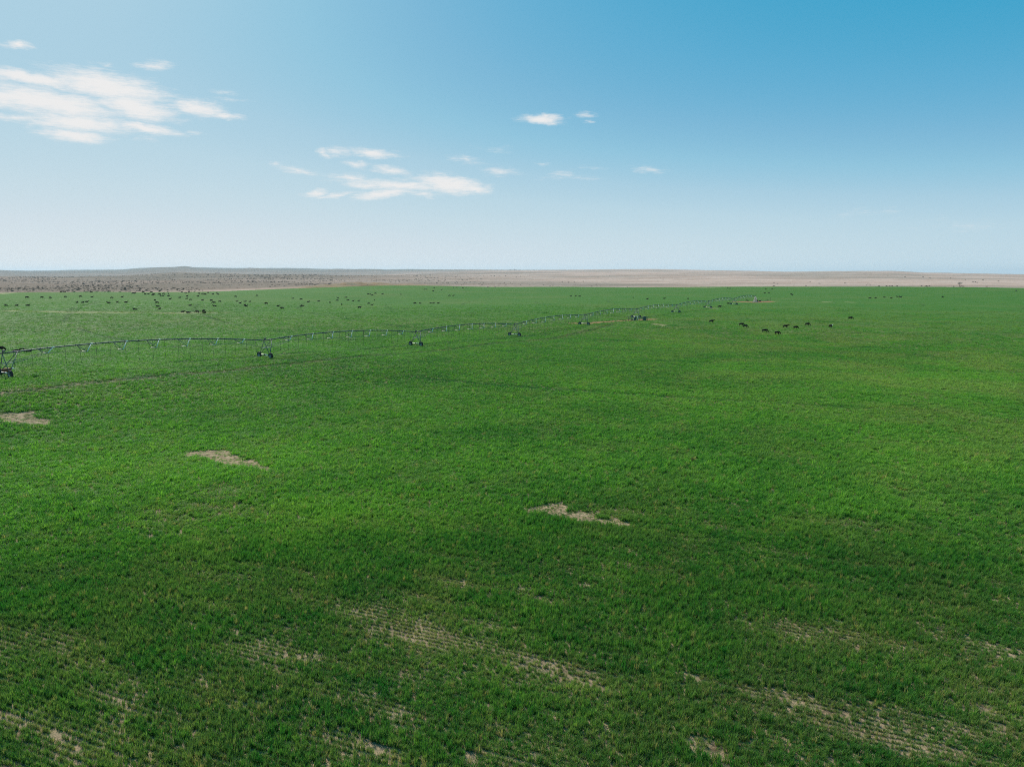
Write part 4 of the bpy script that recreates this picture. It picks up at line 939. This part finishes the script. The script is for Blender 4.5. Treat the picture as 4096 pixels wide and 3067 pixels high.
# ------------------------------------------------------------------ things on the range
def tree(name, az, dist, h, w, label, cat, group=None, dens=420, mat=M_JUNI, trunk=True, seed=0):
    x, y = math.sin(rad(az)) * dist, math.cos(rad(az)) * dist; z = float(range_z(x, y)) - .15
    e = empty(name, (x, y, z)); rg = random.Random(seed)
    m = MB().tube([(0, 0, 0), (.03 * h, .02 * h, h * .25), (0, 0, h * .6)], .045 * h, 8, r2=.012 * h)
    limbs = []
    for k in range(7):
        a = 6.28 * k / 7 + rg.uniform(-.3, .3); b = Vector((0, 0, h * rg.uniform(.22, .5))); t = Vector((math.cos(a) * w * .38, math.sin(a) * w * .38, h * rg.uniform(.55, .88)))
        m.tube([b, b.lerp(t, .5) + Vector((0, 0, -.02 * h)), t], .016 * h, 5, r2=.004 * h); limbs.append(t)
    m.build('trunk', M_TRUNK, e)
    V = []; F = []
    for i in range(dens):
        c0 = rg.choice(limbs + [Vector((0, 0, h * .8)), Vector((0, 0, h * .6))]); c = c0 + Vector((rg.gauss(0, w * .13), rg.gauss(0, w * .13), rg.gauss(0, h * .09)))
        u = Vector((rg.gauss(0, 1), rg.gauss(0, 1), rg.gauss(0, 1))).normalized() * h * rg.uniform(.02, .05); v = u.orthogonal().normalized() * h * rg.uniform(.015, .04)
        n = len(V); V += [c - u, c + v, c + u, c - v]; F.append((n, n + 1, n + 2, n + 3))
    me = bpy.data.meshes.new('crown'); me.from_pydata(V, [], F); me.materials.append(mat); o = bpy.data.objects.new('crown', me); COL.objects.link(o); o.parent = e
    return tag(e, label, cat, group)
M_DRYTREE = simple('grey_twigs', (.10, .095, .075), .9, .1)
tree('range_tree', 31.95, 1180, 6.5, 6.5, 'lone grey open-crowned tree on the pale range at far right', 'tree', None, 330, M_DRYTREE, seed=3)
k = 0
for az, d, h, w, lab in ((-.15, 5600, 13, 26, 'left tree of the dark clump on the central skyline'), (.22, 5600, 16, 30, 'tallest tree in the middle of the dark clump on the central skyline'), (.62, 5620, 11, 24, 'right tree of the dark clump on the central skyline'),
                         (1.75, 5700, 9, 22, 'small lone tree on the skyline just right of the dark clump'), (4.0, 1500, 3.2, 3.4, 'leftmost of four dark bushes in a row on the range'), (4.5, 1490, 3.0, 3.4, 'second from left of four dark bushes in a row on the range'),
                         (4.96, 1530, 3.0, 3.2, 'third from left of four dark bushes in a row on the range'), (5.66, 1560, 3.0, 3.2, 'rightmost of four dark bushes in a row on the range'),
                         (-9.6, 1500, 2.6, 5.0, 'left bush of the dark pair on the range above the field corner'), (-9.2, 1510, 2.4, 4.6, 'right bush of the dark pair on the range above the field corner'), (-.95, 1340, 2.2, 2.4, 'small dark bush on the pale range at centre, near the field edge')):
    k += 1; tree('skyline_tree' if d > 4000 else 'juniper_bush', az, d, h, w, lab, 'tree' if d > 4000 else 'bush', 'skyline trees' if d > 4000 else 'dark bushes on the range', 260, M_JUNI, seed=20 + k)
def shed():
    d = 3600; x, y = math.sin(rad(-22.25)) * d, math.cos(rad(-22.25)) * d; z = float(range_z(x, y)) - .3
    e = empty('farm_shed', (x, y, z), rad(18)); tag(e, 'tiny white farm shed with dark red roof far off on the left range', 'shed')
    MB().box((0, 0, 2.2), (17, 9, 4.4)).build('wall', M_WALL, e)
    m = MB(); v = [m.bm.verts.new(q) for q in ((-9.2, -5.2, 4.3), (9.2, -5.2, 4.3), (9.2, 0, 7.4), (-9.2, 0, 7.4), (-9.2, 5.2, 4.3), (9.2, 5.2, 4.3))]
    for f in ((0, 1, 2, 3), (3, 2, 5, 4), (0, 3, 4), (1, 5, 2), (0, 4, 5, 1)): m.bm.faces.new([v[i] for i in f])
    m.build('roof', M_ROOF, e)
    MB().box((3, -4.56, 1.7), (3.4, .12, 3.2)).build('door', M_ROOF, e); MB().box((-4, -4.56, 2.3), (1.6, .12, 1.2)).build('window', M_DARKST, e)
shed()

# ------------------------------------------------------------------ haze
HAZE = 4.2e-5
hz = MB().box((0, 0, 65), (70000, 70000, 900))
hm = bpy.data.materials.new('haze'); hm.use_nodes = True; hn = hm.node_tree.nodes; hn.clear()
ho = hn.new('ShaderNodeOutputMaterial'); pv = hn.new('ShaderNodeVolumePrincipled'); hm.node_tree.links.new(pv.outputs[0], ho.inputs['Volume'])
pv.inputs['Color'].default_value = (.62, .73, .82, 1); pv.inputs['Density'].default_value = HAZE; pv.inputs['Anisotropy'].default_value = .2
h = hz.build('haze', hm); tag(h, 'thin pale haze over the far range', 'haze', kind='stuff')
_zmax = 0
for o_ in (ro,):
    zz = np.empty(len(o_.data.vertices) * 3); o_.data.vertices.foreach_get('co', zz); _zmax = max(_zmax, zz[2::3].max()); _zmin = zz[2::3].min()
h.data.transform(Matrix.Translation((0, 0, -65))); h.data.transform(Matrix.Scale((max(_zmax, CAM_Z) + 6 - (_zmin - 1.5)) / 900, 4, (0, 0, 1))); h.data.transform(Matrix.Translation((0, 0, (max(_zmax, CAM_Z) + 6 + _zmin - 1.5) / 2)))
print('range z', _zmin, _zmax, 'crop', len(GRASS.data.vertices), 'sage', len(SAGE.data.vertices))
